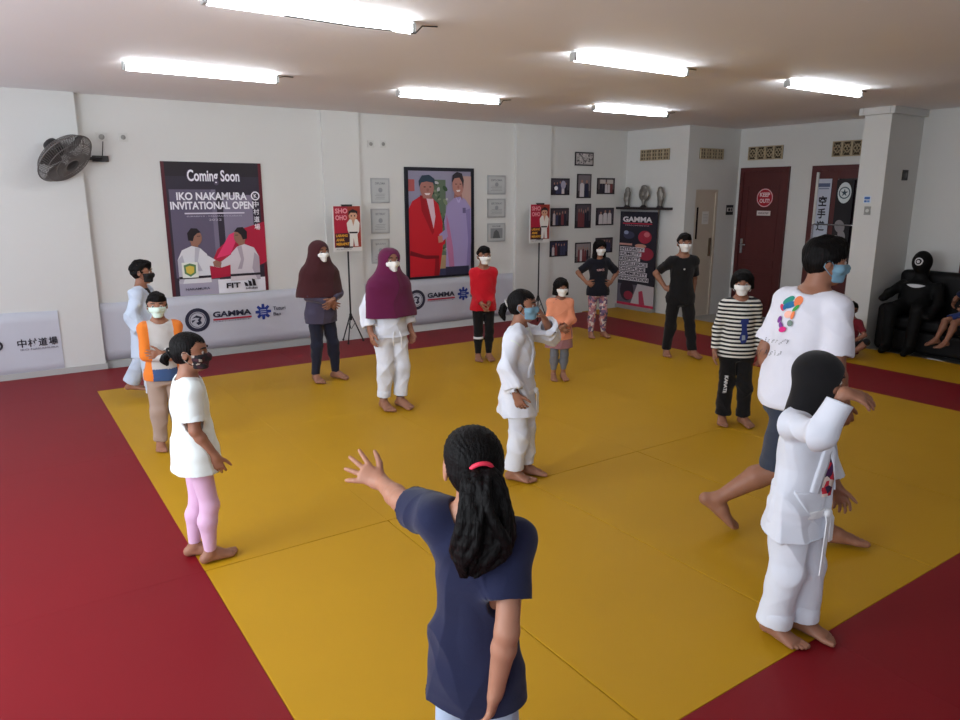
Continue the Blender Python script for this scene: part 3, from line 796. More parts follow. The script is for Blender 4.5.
# ------------------------------------------------------------------ the people on the mats
GI = cloth('white_gi_cotton', (222, 226, 236)); GI2 = cloth('pale_blue_gi_cotton', (196, 208, 226))
MASKW = mat('white_mask', (238, 238, 236), 0.8); MASKB = mat('blue_mask', (120, 160, 182), 0.8); MASKK = mat('black_mask', (20, 20, 22), 0.8); MASKG = mat('mint_mask', (205, 226, 214), 0.8)
NAVY = cloth('navy_cotton', (30, 34, 62)); BLACK = cloth('black_cotton', (22, 21, 23)); MAROON = cloth('maroon_jersey', (66, 30, 34)); PURPLE = cloth('purple_jersey', (96, 26, 66))
TEEW = cloth('white_tee_cotton', (226, 234, 232)); PINK = cloth('pink_leggings', (216, 176, 206)); REDC = cloth('red_cotton', (196, 24, 40)); PEACH = cloth('peach_cotton', (226, 146, 112))
KHAKI = cloth('khaki_trousers', (164, 142, 128)); ORANGE = cloth('orange_cotton', (222, 122, 44)); GREYC = cloth('grey_cotton', (190, 186, 182)); STEEL = cloth('slate_blue_cotton', (62, 86, 128))
SLATE = cloth('slate_tunic', (74, 68, 88)); DENIM = cloth('dark_shorts', (52, 58, 72)); GREYL = cloth('grey_leggings', (110, 112, 118)); DUSTY = cloth('dusty_skirt', (150, 106, 108))
TIE_RED = mat('coral_hair_tie', (235, 50, 80), 0.6); WBELT = cloth('white_belt', (236, 238, 242)); DBELT = cloth('dark_belt', (34, 34, 44))
def stripes(name, a, b, period, axis=2, duty=.5, rough=.9):
    m = mat(name, a, rough); nt = m.node_tree; bs = nt.nodes['Principled BSDF']
    tc = nt.nodes.new('ShaderNodeTexCoord'); sx = nt.nodes.new('ShaderNodeSeparateXYZ'); nt.links.new(tc.outputs['Object'], sx.inputs[0])
    d = nt.nodes.new('ShaderNodeMath'); d.operation = 'DIVIDE'; d.inputs[1].default_value = period; nt.links.new(sx.outputs[axis], d.inputs[0])
    f = nt.nodes.new('ShaderNodeMath'); f.operation = 'FRACT'; nt.links.new(d.outputs[0], f.inputs[0])
    g = nt.nodes.new('ShaderNodeMath'); g.operation = 'GREATER_THAN'; g.inputs[1].default_value = duty; nt.links.new(f.outputs[0], g.inputs[0])
    mx = nt.nodes.new('ShaderNodeMix'); mx.data_type = 'RGBA'; mx.inputs['A'].default_value = rgb(a); mx.inputs['B'].default_value = rgb(b)
    nt.links.new(g.outputs[0], mx.inputs['Factor']); nt.links.new(mx.outputs['Result'], bs.inputs['Base Color']); return m
def blotch(name, cols, scale, rough=.9):
    m = mat(name, cols[0], rough); nt = m.node_tree; bs = nt.nodes['Principled BSDF']
    tc = nt.nodes.new('ShaderNodeTexCoord'); v = nt.nodes.new('ShaderNodeTexVoronoi'); v.inputs['Scale'].default_value = scale
    nt.links.new(tc.outputs['Object'], v.inputs['Vector']); s = nt.nodes.new('ShaderNodeSeparateColor'); nt.links.new(v.outputs['Color'], s.inputs[0])
    r = nt.nodes.new('ShaderNodeValToRGB'); r.color_ramp.interpolation = 'CONSTANT'
    while len(r.color_ramp.elements) < len(cols): r.color_ramp.elements.new(.5)
    for i, c in enumerate(cols): r.color_ramp.elements[i].position = i / len(cols); r.color_ramp.elements[i].color = rgb(c)
    nt.links.new(s.outputs[0], r.inputs[0]); nt.links.new(r.outputs[0], bs.inputs['Base Color']); return m
STRIPE = stripes('black_white_stripes', (226, 224, 216), (26, 26, 30), .031)
FLORAL = blotch('floral_leggings', [(176, 120, 132), (226, 214, 210), (120, 96, 132), (206, 150, 150), (96, 90, 110)], 34)
PRINTK = blotch('dark_print_mask', [(30, 26, 30), (180, 170, 160), (60, 30, 40), (30, 28, 34)], 60)
TAIL = [(0, -.50, .12, .13), (0, -.62, .0, .20), (0, -.66, -.35, .22), (0, -.60, -.62, .10)]
hang = dict(w=(.045, .03, -.29), pole=(.4, -1, 0), curl=.4)
front_clasp_r = dict(w=(-.075, .115, -.20), pole=(1, -.5, -.3), fd=(-.8, .3, -.5), pn=(-.3, -1, 0)); front_clasp_l = dict(front_clasp_r, w=(-.065, .125, -.19))
hip_hand = dict(w=(.045, .03, -.20), pole=(1, -.55, 0), fd=(-.75, .55, -.35), pn=(-.4, -.6, 0), curl=.5)
def belt(p, m, z=.485, tails=((.03, .16), (-.03, .14)), off=.030):
    h = p.H; F = Field(p.lo - .05, p.hi + .05, min(p.res, .005)); t = (z * h - p.P[2]) / (.325 * h); A = p.prof(t); c = p.sptr(t)
    F.el(c - p.sp * .016, c + p.sp * .016, (A[0] + off, A[1] + off), None, p.rt(t), 0, flat=(1, 1))
    V, Q = F.mesh(1); o = np_mesh('belt', V, Q, m, p.root)
    bm = BM(); y = c[1] + A[1] + off
    for x, l in tails:
        w = .015; z0 = c[2] + .005
        pts = [(x * .3, y + .006, z0), (x * .7, y + .018, z0 - .03), (x, y + .016, z0 - l)]
        for a, b in zip(pts, pts[1:]):
            vs = [bm.verts.new((px + sx * w, py + sy, pz)) for px, py, pz in (a, b) for sx in (-1, 1) for sy in (-.002, .002)]
            for f in ((0, 1, 3, 2), (4, 6, 7, 5), (0, 4, 5, 1), (2, 3, 7, 6), (0, 2, 6, 4), (1, 5, 7, 3)): bm.faces.new([vs[i] for i in f])
    obj('belt_end', bm, m, o)
    bm = BM(); bmesh.ops.create_uvsphere(bm, u_segments=12, v_segments=8, radius=.021, matrix=Matrix.Translation((0, y + .008, c[2])) @ Matrix.Diagonal((1.2, .7, .9, 1))); obj('belt_knot', bm, m, o, True)
    return o
def lapels(p, m, idx, bottom=.56):
    h = p.H; d = V3(0, -1, 0); y = .25
    for sg in (-1, 1):
        N = p.N; pts = [V3(N[0] + sg * .050 * h, N[1] + .05 * h, N[2] + .005 * h), V3(N[0] + sg * .046 * h, N[1] + y, N[2] - .03 * h), V3(p.C[0] - sg * .012 * h, N[1] + y, N[2] - .14 * h), V3(p.P[0] - sg * .05 * h, N[1] + y, bottom * h)]
        p.band('lapel', m, pts[1:], .034, idx, dirn=d, lift=.006)

def P1():   # far left, white gi, black mask
    p = Person('person', 'child in open pale gi and black face mask standing at the far left', (1.06, 6.84), -32, 1.235, head=(10, -3, 0),
               lf=dict(p=(.10, -.20, .01), yaw=0, pole=(.1, 1, 0)), rf=dict(p=(.07, .05, 0)), la=hang, ra=dict(w=(.06, .06, -.27), pole=(.4, -1, 0)))
    p.body(); p.tee('undershirt', BLACK, hem=.46, sleeve=.3, off=.004, loose=.002)
    p.jacket(GI2, hem=.33, wide=.030, seed=11, hang=.05); j = len(p.wear) - 1
    p.pants('trousers', GI2, cuff=.90, off=.022, bot=.045, amp=.006, seed=12); lapels(p, GI2, j); belt(p, DBELT); p.hair('short'); p.mask(MASKK)
def P2():
    def mfn(c):
        side = np.abs(c[:, 0]) > .082
        return np.where(side, 0, np.where(c[:, 2] < .60, 2, 1))
    p = Person('person', 'child with folded arms in orange, grey and blue top and khaki trousers', (.93, 5.40), -92, 1.125, head=(-8, 0, 0), spread=.06,
               la=dict(w=(-.10, .115, -.14), pole=(1, -.4, -.6), fd=(-1, .1, .05), pn=(.2, -1, 0)), ra=dict(w=(-.10, .14, -.165), pole=(1, -.4, -.6), fd=(-1, .1, .1), pn=(.2, -1, 0)))
    p.body(); p.tee('shirt', [ORANGE, GREYC, STEEL], hem=.46, sleeve=1.9, off=.012, loose=.012, seed=21, mfn=mfn)
    p.pants('trousers', KHAKI, cuff=.93, off=.012, bot=.022, seed=22, amp=.006); p.hair('short'); p.mask(MASKG)
def P3():
    p = Person('person', 'girl in loose white tee and pink leggings, seen from the side', (.71, 3.53), -4, 1.16, head=(-24, -4, 0), spread=.045,
               lf=dict(p=(.05, -.03, 0), yaw=14), rf=dict(p=(.045, .02, 0), yaw=10), la=hang, ra=dict(w=(.02, .065, -.285), pole=(.2, -1, 0), curl=.5, fd=(0, .15, -1)))
    p.body(); p.pants('leggings', PINK, cuff=.95, off=.004, bot=.005, seed=31, amp=.0015); p.tee('white_shirt', TEEW, hem=.42, sleeve=.78, off=.013, loose=.018, seed=32, sl_r=.024, flare=.014, amp=.005)
    m = p.wear[-1]; p.hair('pony', tail=dict(path=[(0, -.48, -.05, .10), (0, -.60, -.12, .15), (0, -.66, -.26, .15), (0, -.60, -.38, .06)], n=40, tie=BLACK)); p.mask(PRINTK)
def P4():
    p = Person('person', 'woman in long dark maroon headscarf, slate tunic and navy trousers', (2.62, 6.62), -80, 1.375, hh=.205, head=(4, -2, 0), spread=.075,
               lf=dict(p=(.085, .02, 0), yaw=-18), rf=dict(p=(.07, 0, 0), yaw=-14), la=front_clasp_l, ra=front_clasp_r)
    p.body(); p.tee('tunic', SLATE, hem=.42, sleeve=1.92, off=.014, loose=.018, seed=41, amp=.005); p.pants('trousers', cloth('navy_trousers', (34, 36, 52)), cuff=.96, off=.010, bot=.014, seed=42)
    p.hijab(MAROON, front=.66, side=.105, seed=43); p.mask(MASKW, loops=False)
def P5():
    p = Person('person', 'girl in purple headscarf over a white gi with bare feet', (2.735, 5.38), -86, 1.375, hh=.208, head=(0, 0, 0), spread=.05,
               lf=dict(p=(.05, .02, 0)), rf=dict(p=(.055, -.01, 0)), la=hang, ra=dict(w=(.06, .02, -.28), pole=(.4, -1, 0)))
    p.body(); p.jacket(GI, hem=.46, wide=.026, seed=51, hang=.02); p.pants('trousers', GI, cuff=.84, off=.020, bot=.034, seed=52, amp=.007)
    bm = BM()
    for sx, l in ((-.02, .15), (.03, .12)): tube(bm, [(sx, .12, .50 * p.H), (sx * 1.6, .128, .46 * p.H), (sx * 1.5, .13, .50 * p.H - l)], .006, 6)
    obj('drawstring', bm, WBELT, p.root)
    p.hijab(PURPLE, puff=.014, front=.75, side=.105, seed=53, amp=.008); p.mask(MASKW, loops=True)
    for kk in 'lr':
        bm = BM(); tube(bm, [p.an[kk] + V3(0, 0, .012), p.an[kk] + V3(0, 0, .05)], [.030, .034], 14); obj('ankle_cuff', bm, BLACK, p.root)
def P6():
    p = Person('person', 'boy in red long-sleeved shirt and black leggings by the back wall', (4.44, 6.46), -112, 1.245, head=(6, 0, 0), spread=.048, la=dict(w=(-.055, .085, -.262), pole=(.5, -1, 0)), ra=dict(w=(-.05, .095, -.262), pole=(.5, -1, 0)))
    p.body(); p.tee('red_shirt', REDC, hem=.45, sleeve=1.9, seed=61, amp=.004); p.pants('leggings', BLACK, cuff=.93, off=.007, bot=.008, seed=62, amp=.002); p.hair('short'); p.mask(MASKW)
    bm = BM(); a = p.kn['r'] * .8 + p.an['r'] * .2; tube(bm, [a, a - V3(0, 0, .022)], .0355 * p.H + .012, 18); obj('white_band', bm, WBELT, p.root)
def P7():
    p = Person('person', 'girl in white gi and blue mask holding one arm up in front of her', (2.675, 3.50), -50, 1.225, head=(2, -3, 0), spread=.05, res=.0045,
               lf=dict(p=(.045, .03, 0)), rf=dict(p=(.05, -.01, 0)), ra=dict(w=(.05, .02, -.285), pole=(.4, -1, 0), curl=.5),
               la=dict(w=(-.03, .125, .06), pole=(.35, 1, -.12), fd=(-.6, -.25, .75), pn=(-.3, -1, -.2), spread=.06))
    p.body(); p.tee('undershirt', TEEW, hem=.46, sleeve=.3, off=.004, loose=.002); p.jacket(GI, hem=.36, wide=.026, seed=71, hang=.045); j = len(p.wear) - 1
    p.pants('trousers', GI, cuff=.90, off=.020, bot=.036, seed=72, amp=.006); lapels(p, GI, j); belt(p, WBELT, tails=((.02, .14), (-.03, .16)))
    p.hair('pony', tail=dict(path=[(0, -.48, .02, .10), (0, -.62, -.06, .16), (0, -.68, -.30, .17), (0, -.60, -.52, .08)], tie=GREYC)); p.mask(MASKB)
def P8():
    p = Person('person', 'small girl in peach sweatshirt, dusty skirt and grey leggings', (4.56, 5.31), -118, .985, hh=.175, head=(6, -4, 0), spread=.05, la=dict(front_clasp_l, w=(-.07, .12, -.22)), ra=dict(front_clasp_r, w=(-.075, .11, -.23)))
    p.body(); p.pants('leggings', GREYL, cuff=.72, off=.006, bot=.008, seed=81, amp=.002); p.tee('skirt', DUSTY, hem=.33, sleeve=.1, off=.008, loose=.016, seed=83, flare=.02)
    p.tee('sweatshirt', PEACH, hem=.42, sleeve=1.85, off=.016, loose=.016, seed=82, sl_r=.020, flare=.008, amp=.005); p.hair('bob'); p.mask(MASKW)
def P9():
    p = Person('person', 'girl in black tee and floral leggings with hands on hips', (6.40, 6.72), -118, 1.235, head=(4, -2, 0), spread=.06, lf=dict(p=(.075, 0, 0), yaw=-20), la=hip_hand, ra=hip_hand)
    p.body(); p.pants('floral_leggings', FLORAL, cuff=.94, off=.006, bot=.008, seed=91, amp=.002); p.tee('shirt', cloth('dark_navy_cotton', (24, 24, 34)), hem=.44, sleeve=.85, off=.013, loose=.012, seed=92, sl_r=.018)
    V, F = flatpoly_text('KARATE', .105, .026, .02)
    p.patch('shirt_print', [mat('pink_print', (214, 170, 170), .8)], [([V[i] for i in f], 0) for f in F], V3(.055, .25, .70 * p.H), V3(-1, 0, 0), V3(0, 0, 1), V3(0, -1, 0))
    p.hair('long', seed=93); p.mask(MASKW)
def P10():
    p = Person('person', 'boy dressed all in black standing with one hand on his hip', (6.38, 5.36), -128, 1.385, hh=.21, head=(4, 0, 0), spread=.07,
               lf=dict(p=(.115, .03, 0), yaw=-28), rf=dict(p=(.085, -.03, 0), yaw=-5), ra=dict(hip_hand, w=(.04, -.01, -.215)), la=dict(w=(.02, -.05, -.28), pole=(.4, -1, 0)))
    p.body(); p.pants('black_trousers', BLACK, cuff=.95, off=.012, bot=.026, seed=101, amp=.005); p.tee('black_shirt', BLACK, hem=.44, sleeve=.8, seed=102, sl_r=.016, neck=.05); p.hair('short'); p.mask(MASKW)
    bm = BM(); bmesh.ops.create_uvsphere(bm, u_segments=10, v_segments=8, radius=.011, matrix=Matrix.Translation(p.C + V3(0, .108, .03))); obj('pendant', bm, GREYC, p.root, True)
def P11():
    p = Person('person', 'child in black and white striped long-sleeved top and black trousers', (4.80, 3.44), -132, 1.225, head=(-10, -4, 0), spread=.06, lf=dict(p=(.07, .01, 0), yaw=-20), la=hang, ra=dict(w=(.055, .02, -.29), pole=(.4, -1, 0)))
    p.body(); p.pants('black_trousers', BLACK, cuff=.93, off=.016, bot=.034, seed=111, amp=.006); jj = len(p.wear) - 1
    p.tee('striped_shirt', STRIPE, hem=.45, sleeve=1.95, off=.013, loose=.012, seed=112, amp=.004)
    BL = mat('blue_print', (36, 52, 120), .8)
    pts = [(-.025, .085), (.03, .09), (.034, .05), (.02, .045), (.024, .0), (.038, -.05), (.02, -.10), (-.015, -.105), (-.03, -.06), (-.016, -.01), (-.022, .05), (-.034, .05)]
    p.patch('shirt_print', [BL, mat('grey_print', (150, 160, 176), .8)], [(pts, 0), ([(-.012, -.04), (.012, -.04), (.016, -.075), (-.012, -.08)], 1)], V3(-.02, .25, .635 * p.H), V3(-1, 0, 0), V3(0, 0, 1), V3(0, -1, 0))
    V, F = flatpoly_text('KARATE', .15, .026, .03)
    p.patch('trouser_lettering', [mat('white_print', (220, 220, 220), .8)], [([V[i] for i in f], 0) for f in F], p.kn['r'] + V3(.03, .3, .10), V3(0, 0, -1), V3(-1, 0, 0), V3(0, -1, 0), idx=jj)
    p.hair('bowl', seed=113); p.mask(MASKW)
def P12():   # the instructor, mid stride
    p = Person('person', 'man in white tee with colourful back print and dark shorts, walking past', (3.37, 2.07), -46, 1.67, hh=.225, res=.006, build=1.06, lean=(.02, .12), twist=38, head=(0, -6, 0), skin=SKIN, pel=(0, .0, .475),
               rf=dict(p=(.03, -.20, .068), pitch=-38, yaw=0, pole=(.05, 1, 0)), lf=dict(p=(-.06, .135, 0), yaw=-6, pole=(.05, 1, 0)),
               la=dict(w=(.03, .0, -.29), pole=(.3, -1, 0)), ra=dict(w=(.03, .035, -.29), pole=(.4, -1, -.2), curl=.6))
    p.body(); p.shorts('shorts', DENIM, frac=.98, off=.018, bot=.040, seed=121); p.tee('white_shirt', cloth('white_sports_cotton', (226, 226, 236)), hem=.445, sleeve=.85, off=.018, loose=.022, seed=122, sl_r=.030, amp=.007, freq=15)
    cols = [(30, 140, 120), (28, 110, 160), (240, 130, 80), (214, 50, 90), (130, 60, 150), (220, 40, 130), (120, 140, 130), (250, 190, 170), (40, 50, 60), (60, 160, 70)]
    ms = [mat('print_%s' % n, c, .8) for n, c in zip(('teal', 'blue', 'orange', 'red', 'violet', 'magenta', 'grey', 'peach', 'ink', 'green'), cols)]
    def blob(cx, cy, rx, ry, a=0, n=14, k=0): return [(cx + math.cos(t) * rx * math.cos(a) - math.sin(t) * ry * math.sin(a), cy + math.cos(t) * rx * math.sin(a) + math.sin(t) * ry * math.cos(a)) for t in [2 * math.pi * i / n for i in range(n)]]
    L = [(blob(-.02, .085, .040, .018, .5), 0), (blob(.0, .065, .042, .017, .3), 1), (blob(.042, .088, .022, .026, .2), 2), (blob(-.050, .045, .024, .015, -.4), 3), (blob(-.028, .052, .020, .014, .8), 1),
         (blob(.045, .055, .022, .010, .9), 9), (blob(.01, .02, .03, .018, .2), 7), (blob(.04, .02, .010, .022, -.2), 2), (blob(-.048, -.015, .020, .015, .9), 4), (blob(-.022, -.04, .020, .013, -.7), 4), (blob(-.004, -.058, .026, .014, .3), 5), (blob(.035, -.02, .016, .016), 6)]
    o = p.sptr(.66); right = p.cr; back = -p.cf
    org = o - p.cf * .25 - right * .02 + V3(0, 0, .045)
    p.patch('back_print', ms, L, org, right, unit(V3(0, 0, 1)), p.cf)
    T = []
    for dx, dy, w, txt in ((-.035, -.125, .08, 'Energy'), (.0, -.165, .085, 'of Asia')):
        V, F = flatpoly_text(txt, w, .028, .0); T += [([(V[i][0] + dx, V[i][1] + dy) for i in f], 8) for f in F]
    p.patch('back_lettering', ms, T, org, right, unit(V3(0, 0, 1)), p.cf)
    p.hair('short', seed=124); p.mask(MASKB)
def P13():   # girl in gi hiding her face behind her forearm
    p = Person('person', 'girl in white gi and black headscarf hiding her face behind a raised forearm', (2.575, 1.50), -84, 1.20, hh=.19, res=.0042, head=(28, -8, 0), spread=.05,
               lf=dict(p=(.05, .03, 0), yaw=-6), rf=dict(p=(.05, -.02, 0), yaw=-6), la=dict(w=(.10, .04, -.27), pole=(.7, -.8, 0), curl=.5),
               ra=dict(w=(.06, .165, .155), pole=(.4, -.1, -1), fd=(-.55, .75, -.25), pn=(-.3, -.2, -.9), spread=.07, curl=.3))
    p.body()
    p.jacket(GI, hem=.39, sleeve=1.80, wide=.028, seed=131, hang=.0, flare=.02, amp=.009); j = len(p.wear) - 1
    p.pants('trousers', GI, cuff=.95, off=.026, bot=.046, seed=132, amp=.008); lapels(p, GI, j); belt(p, WBELT, tails=((.02, .26), (-.03, .13)), off=.034)
    pr = blotch('printed_tee_panel', [(70, 30, 80), (200, 40, 60), (226, 206, 196), (110, 60, 130), (60, 40, 70)], 38)
    p.band('shirt_print', pr, [V3(0, .3, .70 * p.H), V3(0, .3, .54 * p.H)], .045, j, dirn=V3(0, -1, 0), lift=.002)
    p.hijab(BLACK, front=.10, side=.05, seed=133)
def P14():   # girl in the foreground, from behind
    p = Person('person', 'girl in navy tee with a long ponytail seen from behind, nearest the camera', (.896, 1.337), 45, 1.255, hh=.195, res=.0035, head=(24, -6, 0), twist=0, spread=.06, build=.84,
               la=dict(wl=(-.336, .29, .978), pole=(.2, -1, -.1), shrug=.03, fd=(.92, .18, .36), pn=(.1, .8, -.5), spread=.15, curl=.10), ra=dict(w=(-.02, -.06, -.285), pole=(.3, -1, 0), curl=.4), skin=SKIN_LIGHT)
    p.body(); p.pants('jeans', cloth('pale_denim', (170, 186, 206)), cuff=.95, off=.004, bot=.018, seed=141, amp=.002)
    p.tee('navy_shirt', NAVY, hem=.43, sleeve=.64, off=.016, loose=.008, seed=142, sl_r=.026, flare=.008, amp=.0055, freq=26)
    p.hair('pony', tail=dict(path=[(.0, -.44, .10, .13), (.0, -.60, -.05, .24), (.0, -.64, -.45, .32), (-.03, -.60, -.85, .34), (-.16, -.56, -1.15, .16)], n=110, tie=TIE_RED, res=.0026))
def P15():
    p = Person('person', 'small child in dark red shirt sitting on the mat beside the pillar', (8.02, 4.28), 190, 1.0, hh=.17, pel=(0, 0, .105), lf=dict(p=(.10, .22, .015), pole=(1, .1, .8), yaw=60), rf=dict(p=(.08, .26, .015), pole=(1, .1, .8), yaw=60),
               la=dict(w=(.02, .16, -.18), pole=(1, -.3, -.3)), ra=dict(w=(.02, .16, -.18), pole=(1, -.3, -.3)), head=(0, -8, 0))
    p.body(); p.tee('dark_red_shirt', cloth('dark_red_cotton', (110, 26, 36)), hem=.03, sleeve=.8, seed=151); p.pants('shorts', BLACK, cuff=0, seed=152); p.hair('short')
def P16():
    p = Person('person', 'child in blue shorts sitting on the black sofa at the right edge', (8.885, 3.42, 0), 152, 1.05, hh=.175, pel=(0, 0, .478), lean=(0, -.1), lf=dict(p=(.07, .30, .165), pitch=-10, pole=(.1, 1, 1)), rf=dict(p=(.07, .30, .165), pitch=-10, pole=(.1, 1, 1)),
               la=dict(w=(.02, .16, -.18), pole=(1, -.3, -.3)), ra=dict(w=(.0, .17, -.16), pole=(1, -.3, -.3)))
    p.body(); p.tee('navy_shirt', NAVY, hem=.43, sleeve=.8, seed=161); p.shorts('blue_shorts', cloth('blue_shorts_cotton', (44, 60, 120)), frac=.8, seed=162); p.hair('short')
for f in (P1, P2, P3, P4, P5, P6, P7, P8, P9, P10, P11, P12, P13, P14, P15, P16): f()
# ------------------------------------------------------------------ printed flat things: pictures and lettering as thin layers of ink
PRINT = {}
def ink(c, rough=.45):
    k = 'ink_%02x%02x%02x' % tuple(c)
    if k not in PRINT: PRINT[k] = mat(k, c, rough, spec=.35)
    return PRINT[k]
class Art:
    def __init__(s, org, ux, uz, step=.0005, base=.0012):
        s.o = Vector(org); s.ux = Vector(ux); s.uz = Vector(uz); s.n = s.ux.cross(s.uz); s.bm = BM(); s.ms = []; s.l = 0; s.step = step; s.base = base
    def mi(s, c):
        m = ink(c)
        if m not in s.ms: s.ms.append(m)
        return s.ms.index(m)
    def _p(s, x, y): return s.o + s.ux * x + s.uz * y + s.n * (s.base + s.step * s.l)
    def poly(s, pts, c, keep=False):
        if not keep: s.l += 1
        f = s.bm.faces.new([s.bm.verts.new(s._p(x, y)) for x, y in pts]); f.material_index = s.mi(c)
    def rect(s, x0, y0, x1, y1, c, keep=False): s.poly([(x0, y0), (x1, y0), (x1, y1), (x0, y1)], c, keep)
    def ell(s, cx, cy, rx, ry, c, a=0, n=24, keep=False):
        s.poly([(cx + rx * math.cos(t) * math.cos(a) - ry * math.sin(t) * math.sin(a), cy + rx * math.cos(t) * math.sin(a) + ry * math.sin(t) * math.cos(a)) for t in [2 * math.pi * i / n for i in range(n)]], c, keep)
    def ring(s, cx, cy, r0, r1, c, n=32):
        s.l += 1
        for i in range(n):
            a, b = 2 * math.pi * i / n, 2 * math.pi * (i + 1) / n
            f = s.bm.faces.new([s.bm.verts.new(s._p(cx + r * math.cos(t), cy + r * math.sin(t))) for r, t in ((r0, a), (r1, a), (r1, b), (r0, b))]); f.material_index = s.mi(c)
    def text(s, body, x, y, w, h, c, bold=.0, slant=0):
        s.l += 1; V, F = flatpoly_text(body, w, h, bold)
        vs = [s.bm.verts.new(s._p(x + a + slant * b, y + b)) for a, b in V]
        for f in F:
            try: s.bm.faces.new([vs[i] for i in f]).material_index = s.mi(c)
            except ValueError: pass
    def done(s, name, parent):
        me = bpy.data.meshes.new(name)
        want = s.n
        for f in s.bm.faces:
            f.normal_update()
            if f.normal.dot(want) < 0: f.normal_flip()
        s.bm.to_mesh(me); s.bm.free(); return link_mesh(name, me, s.ms or [ink((0, 0, 0))], parent)
BX, BZ = (1, 0, 0), (0, 0, 1)       # pictures on the back wall; normal points into the hall (-Y)
RX = (0, -1, 0)                     # pictures on the right-hand walls; normal points to -X
def sheet(t, w, h, d, m, name='sheet', x0=0, z0=0):     # backing of a wall picture in the thing's own frame: front at y = -d
    return obj(name, box(BM(), (x0, -d, z0), (x0 + w, 0, z0 + h)), m, t)
def wall_thing(name, x, y, z, label, cat, group=None, right=False):
    return empty(name, (x, y, z), -math.pi / 2 if right else 0, label, cat, group)
def art(d): return Art((0, -d, 0), (1, 0, 0), (0, 0, 1))

def fighter(a, x, y, s, flip, gi=(222, 222, 228), shade=(188, 186, 198), skin=(150, 108, 92), hair=(34, 28, 34)):
    f = -1 if flip else 1
    P = lambda pts: [(x + f * u * s, y + v * s) for u, v in pts]
    a.poly(P([(-.42, -.1), (.36, -.1), (.34, .35), (.30, .62), (.14, .78), (-.06, .84), (-.30, .74), (-.42, .5)]), gi)
    a.poly(P([(.02, .80), (.14, .78), (.06, .45), (.16, .2), (.05, .2), (-.02, .45)]), shade)
    a.poly(P([(-.42, .5), (-.30, .62), (-.22, .2), (-.34, -.1), (-.42, -.1)]), shade)
    a.poly(P([(.20, .60), (.32, .58), (.62, .38), (.58, .26), (.28, .34)]), gi)
    a.poly(P([(.56, .39), (.70, .46), (.78, .42), (.76, .30), (.60, .26)]), skin)
    a.poly(P([(-.06, .84), (.10, .80), (.10, .95), (-.08, .95)]), skin)
    a.ell(x + f * .05 * s, y + 1.04 * s, .155 * s, .20 * s, skin)
    a.poly(P([(-.13, .98), (-.14, 1.16), (-.04, 1.28), (.10, 1.27), (.19, 1.17), (.10, 1.15), (.02, 1.08), (-.02, .96)]), hair)
    a.rect(min(x + f * .09 * s, x + f * .17 * s), y + 1.07 * s, max(x + f * .09 * s, x + f * .17 * s), y + 1.085 * s, hair)
    a.poly(P([(-.42, .02), (.36, .02), (.36, .08), (-.42, .08)]), (40, 36, 46))

# ---- the tall event banner
t = wall_thing('event_banner', 1.625, YB, .70, 'tall dark event banner with two fighters hung on the back wall', 'banner')
W, H = 1.075, 1.452
sheet(t, W, H, .008, ink((46, 40, 52), .3))
a = art(.008)
a.rect(.0, .0, W, H, (52, 46, 60)); a.rect(.06, .2, .50, 1.16, (98, 90, 112)); a.rect(.50, .2, .55, 1.16, (120, 112, 134)); a.rect(.62, .2, .95, 1.10, (132, 124, 146)); a.rect(0, 1.3, W, H, (40, 34, 42)); a.rect(0, 0, .035, H, (84, 32, 42)); a.rect(W - .035, 0, W, H, (96, 26, 40))  # lighter upright panels: window reflections painted into the print
a.poly([(.36, .17), (.52, .50), (.80, .72), (W, .80), (W, .34), (.78, .2)], (176, 30, 62)); a.poly([(.50, .40), (.66, .66), (.80, .72), (.66, .44)], (226, 60, 110))
a.poly([(.08, 0), (.52, 0), (.52, .17), (.08, .17)], (170, 166, 186)); a.rect(.50, 0, 1.04, .16, (232, 232, 240))
fighter(a, .27, .18, .44, False); fighter(a, .80, .18, .44, True, gi=(214, 206, 212), shade=(176, 164, 176))
a.rect(.12, .20, .29, .37, (232, 234, 226)); a.poly([(.14, .34), (.205, .36), (.27, .34), (.265, .25), (.205, .21), (.145, .25)], (96, 134, 90)); a.poly([(.16, .32), (.205, .335), (.25, .32), (.245, .26), (.205, .235), (.165, .26)], (216, 190, 80))
a.done('printed_picture', t)
a = art(.009); a.l = 26; w = (240, 238, 246)
a.text('Coming Soon', .25, 1.205, .58, .17, (84, 74, 96), .05); a.text('Coming Soon', .26, 1.21, .56, .16, w, .02)
a.text('IKO NAKAMURA', .13, 1.045, .76, .085, w, .03); a.text('INVITATIONAL OPEN', .06, .945, .90, .085, w, .03)
a.rect(.20, .895, .85, .91, (214, 208, 222)); a.text('SURABAYA - KEJUARAAN KARATE', .22, .86, .6, .018, (190, 184, 200)); a.text('2022', .45, .82, .14, .022, (190, 184, 200))
a.ring(.985, 1.09, .036, .05, w); a.text('K', .968, 1.07, .034, .04, w, .03)
for i, ch in enumerate('中村道場'): a.text(ch, .952, .965 - i * .085, .065, .065, w, .01)
a.text('FIT', .585, .055, .16, .06, (30, 28, 36), .03)
for i in range(3):
    x = .80 + i * .045; a.poly([(x, .065), (x + .036, .065), (x + .036 - .03 * .5 + .0, .085 + .018 * (i + 1)), (x - .012, .085 + .018 * (i + 1) + .012)], (30, 28, 36))
a.text('adidas', .80, .03, .14, .028, (30, 28, 36), .02); a.text('NAKAMURA', .14, .06, .26, .026, (60, 56, 76), .01)
a.done('lettering', t)
for x, z in ((.02, H - .02), (W - .02, H - .02)):
    pass

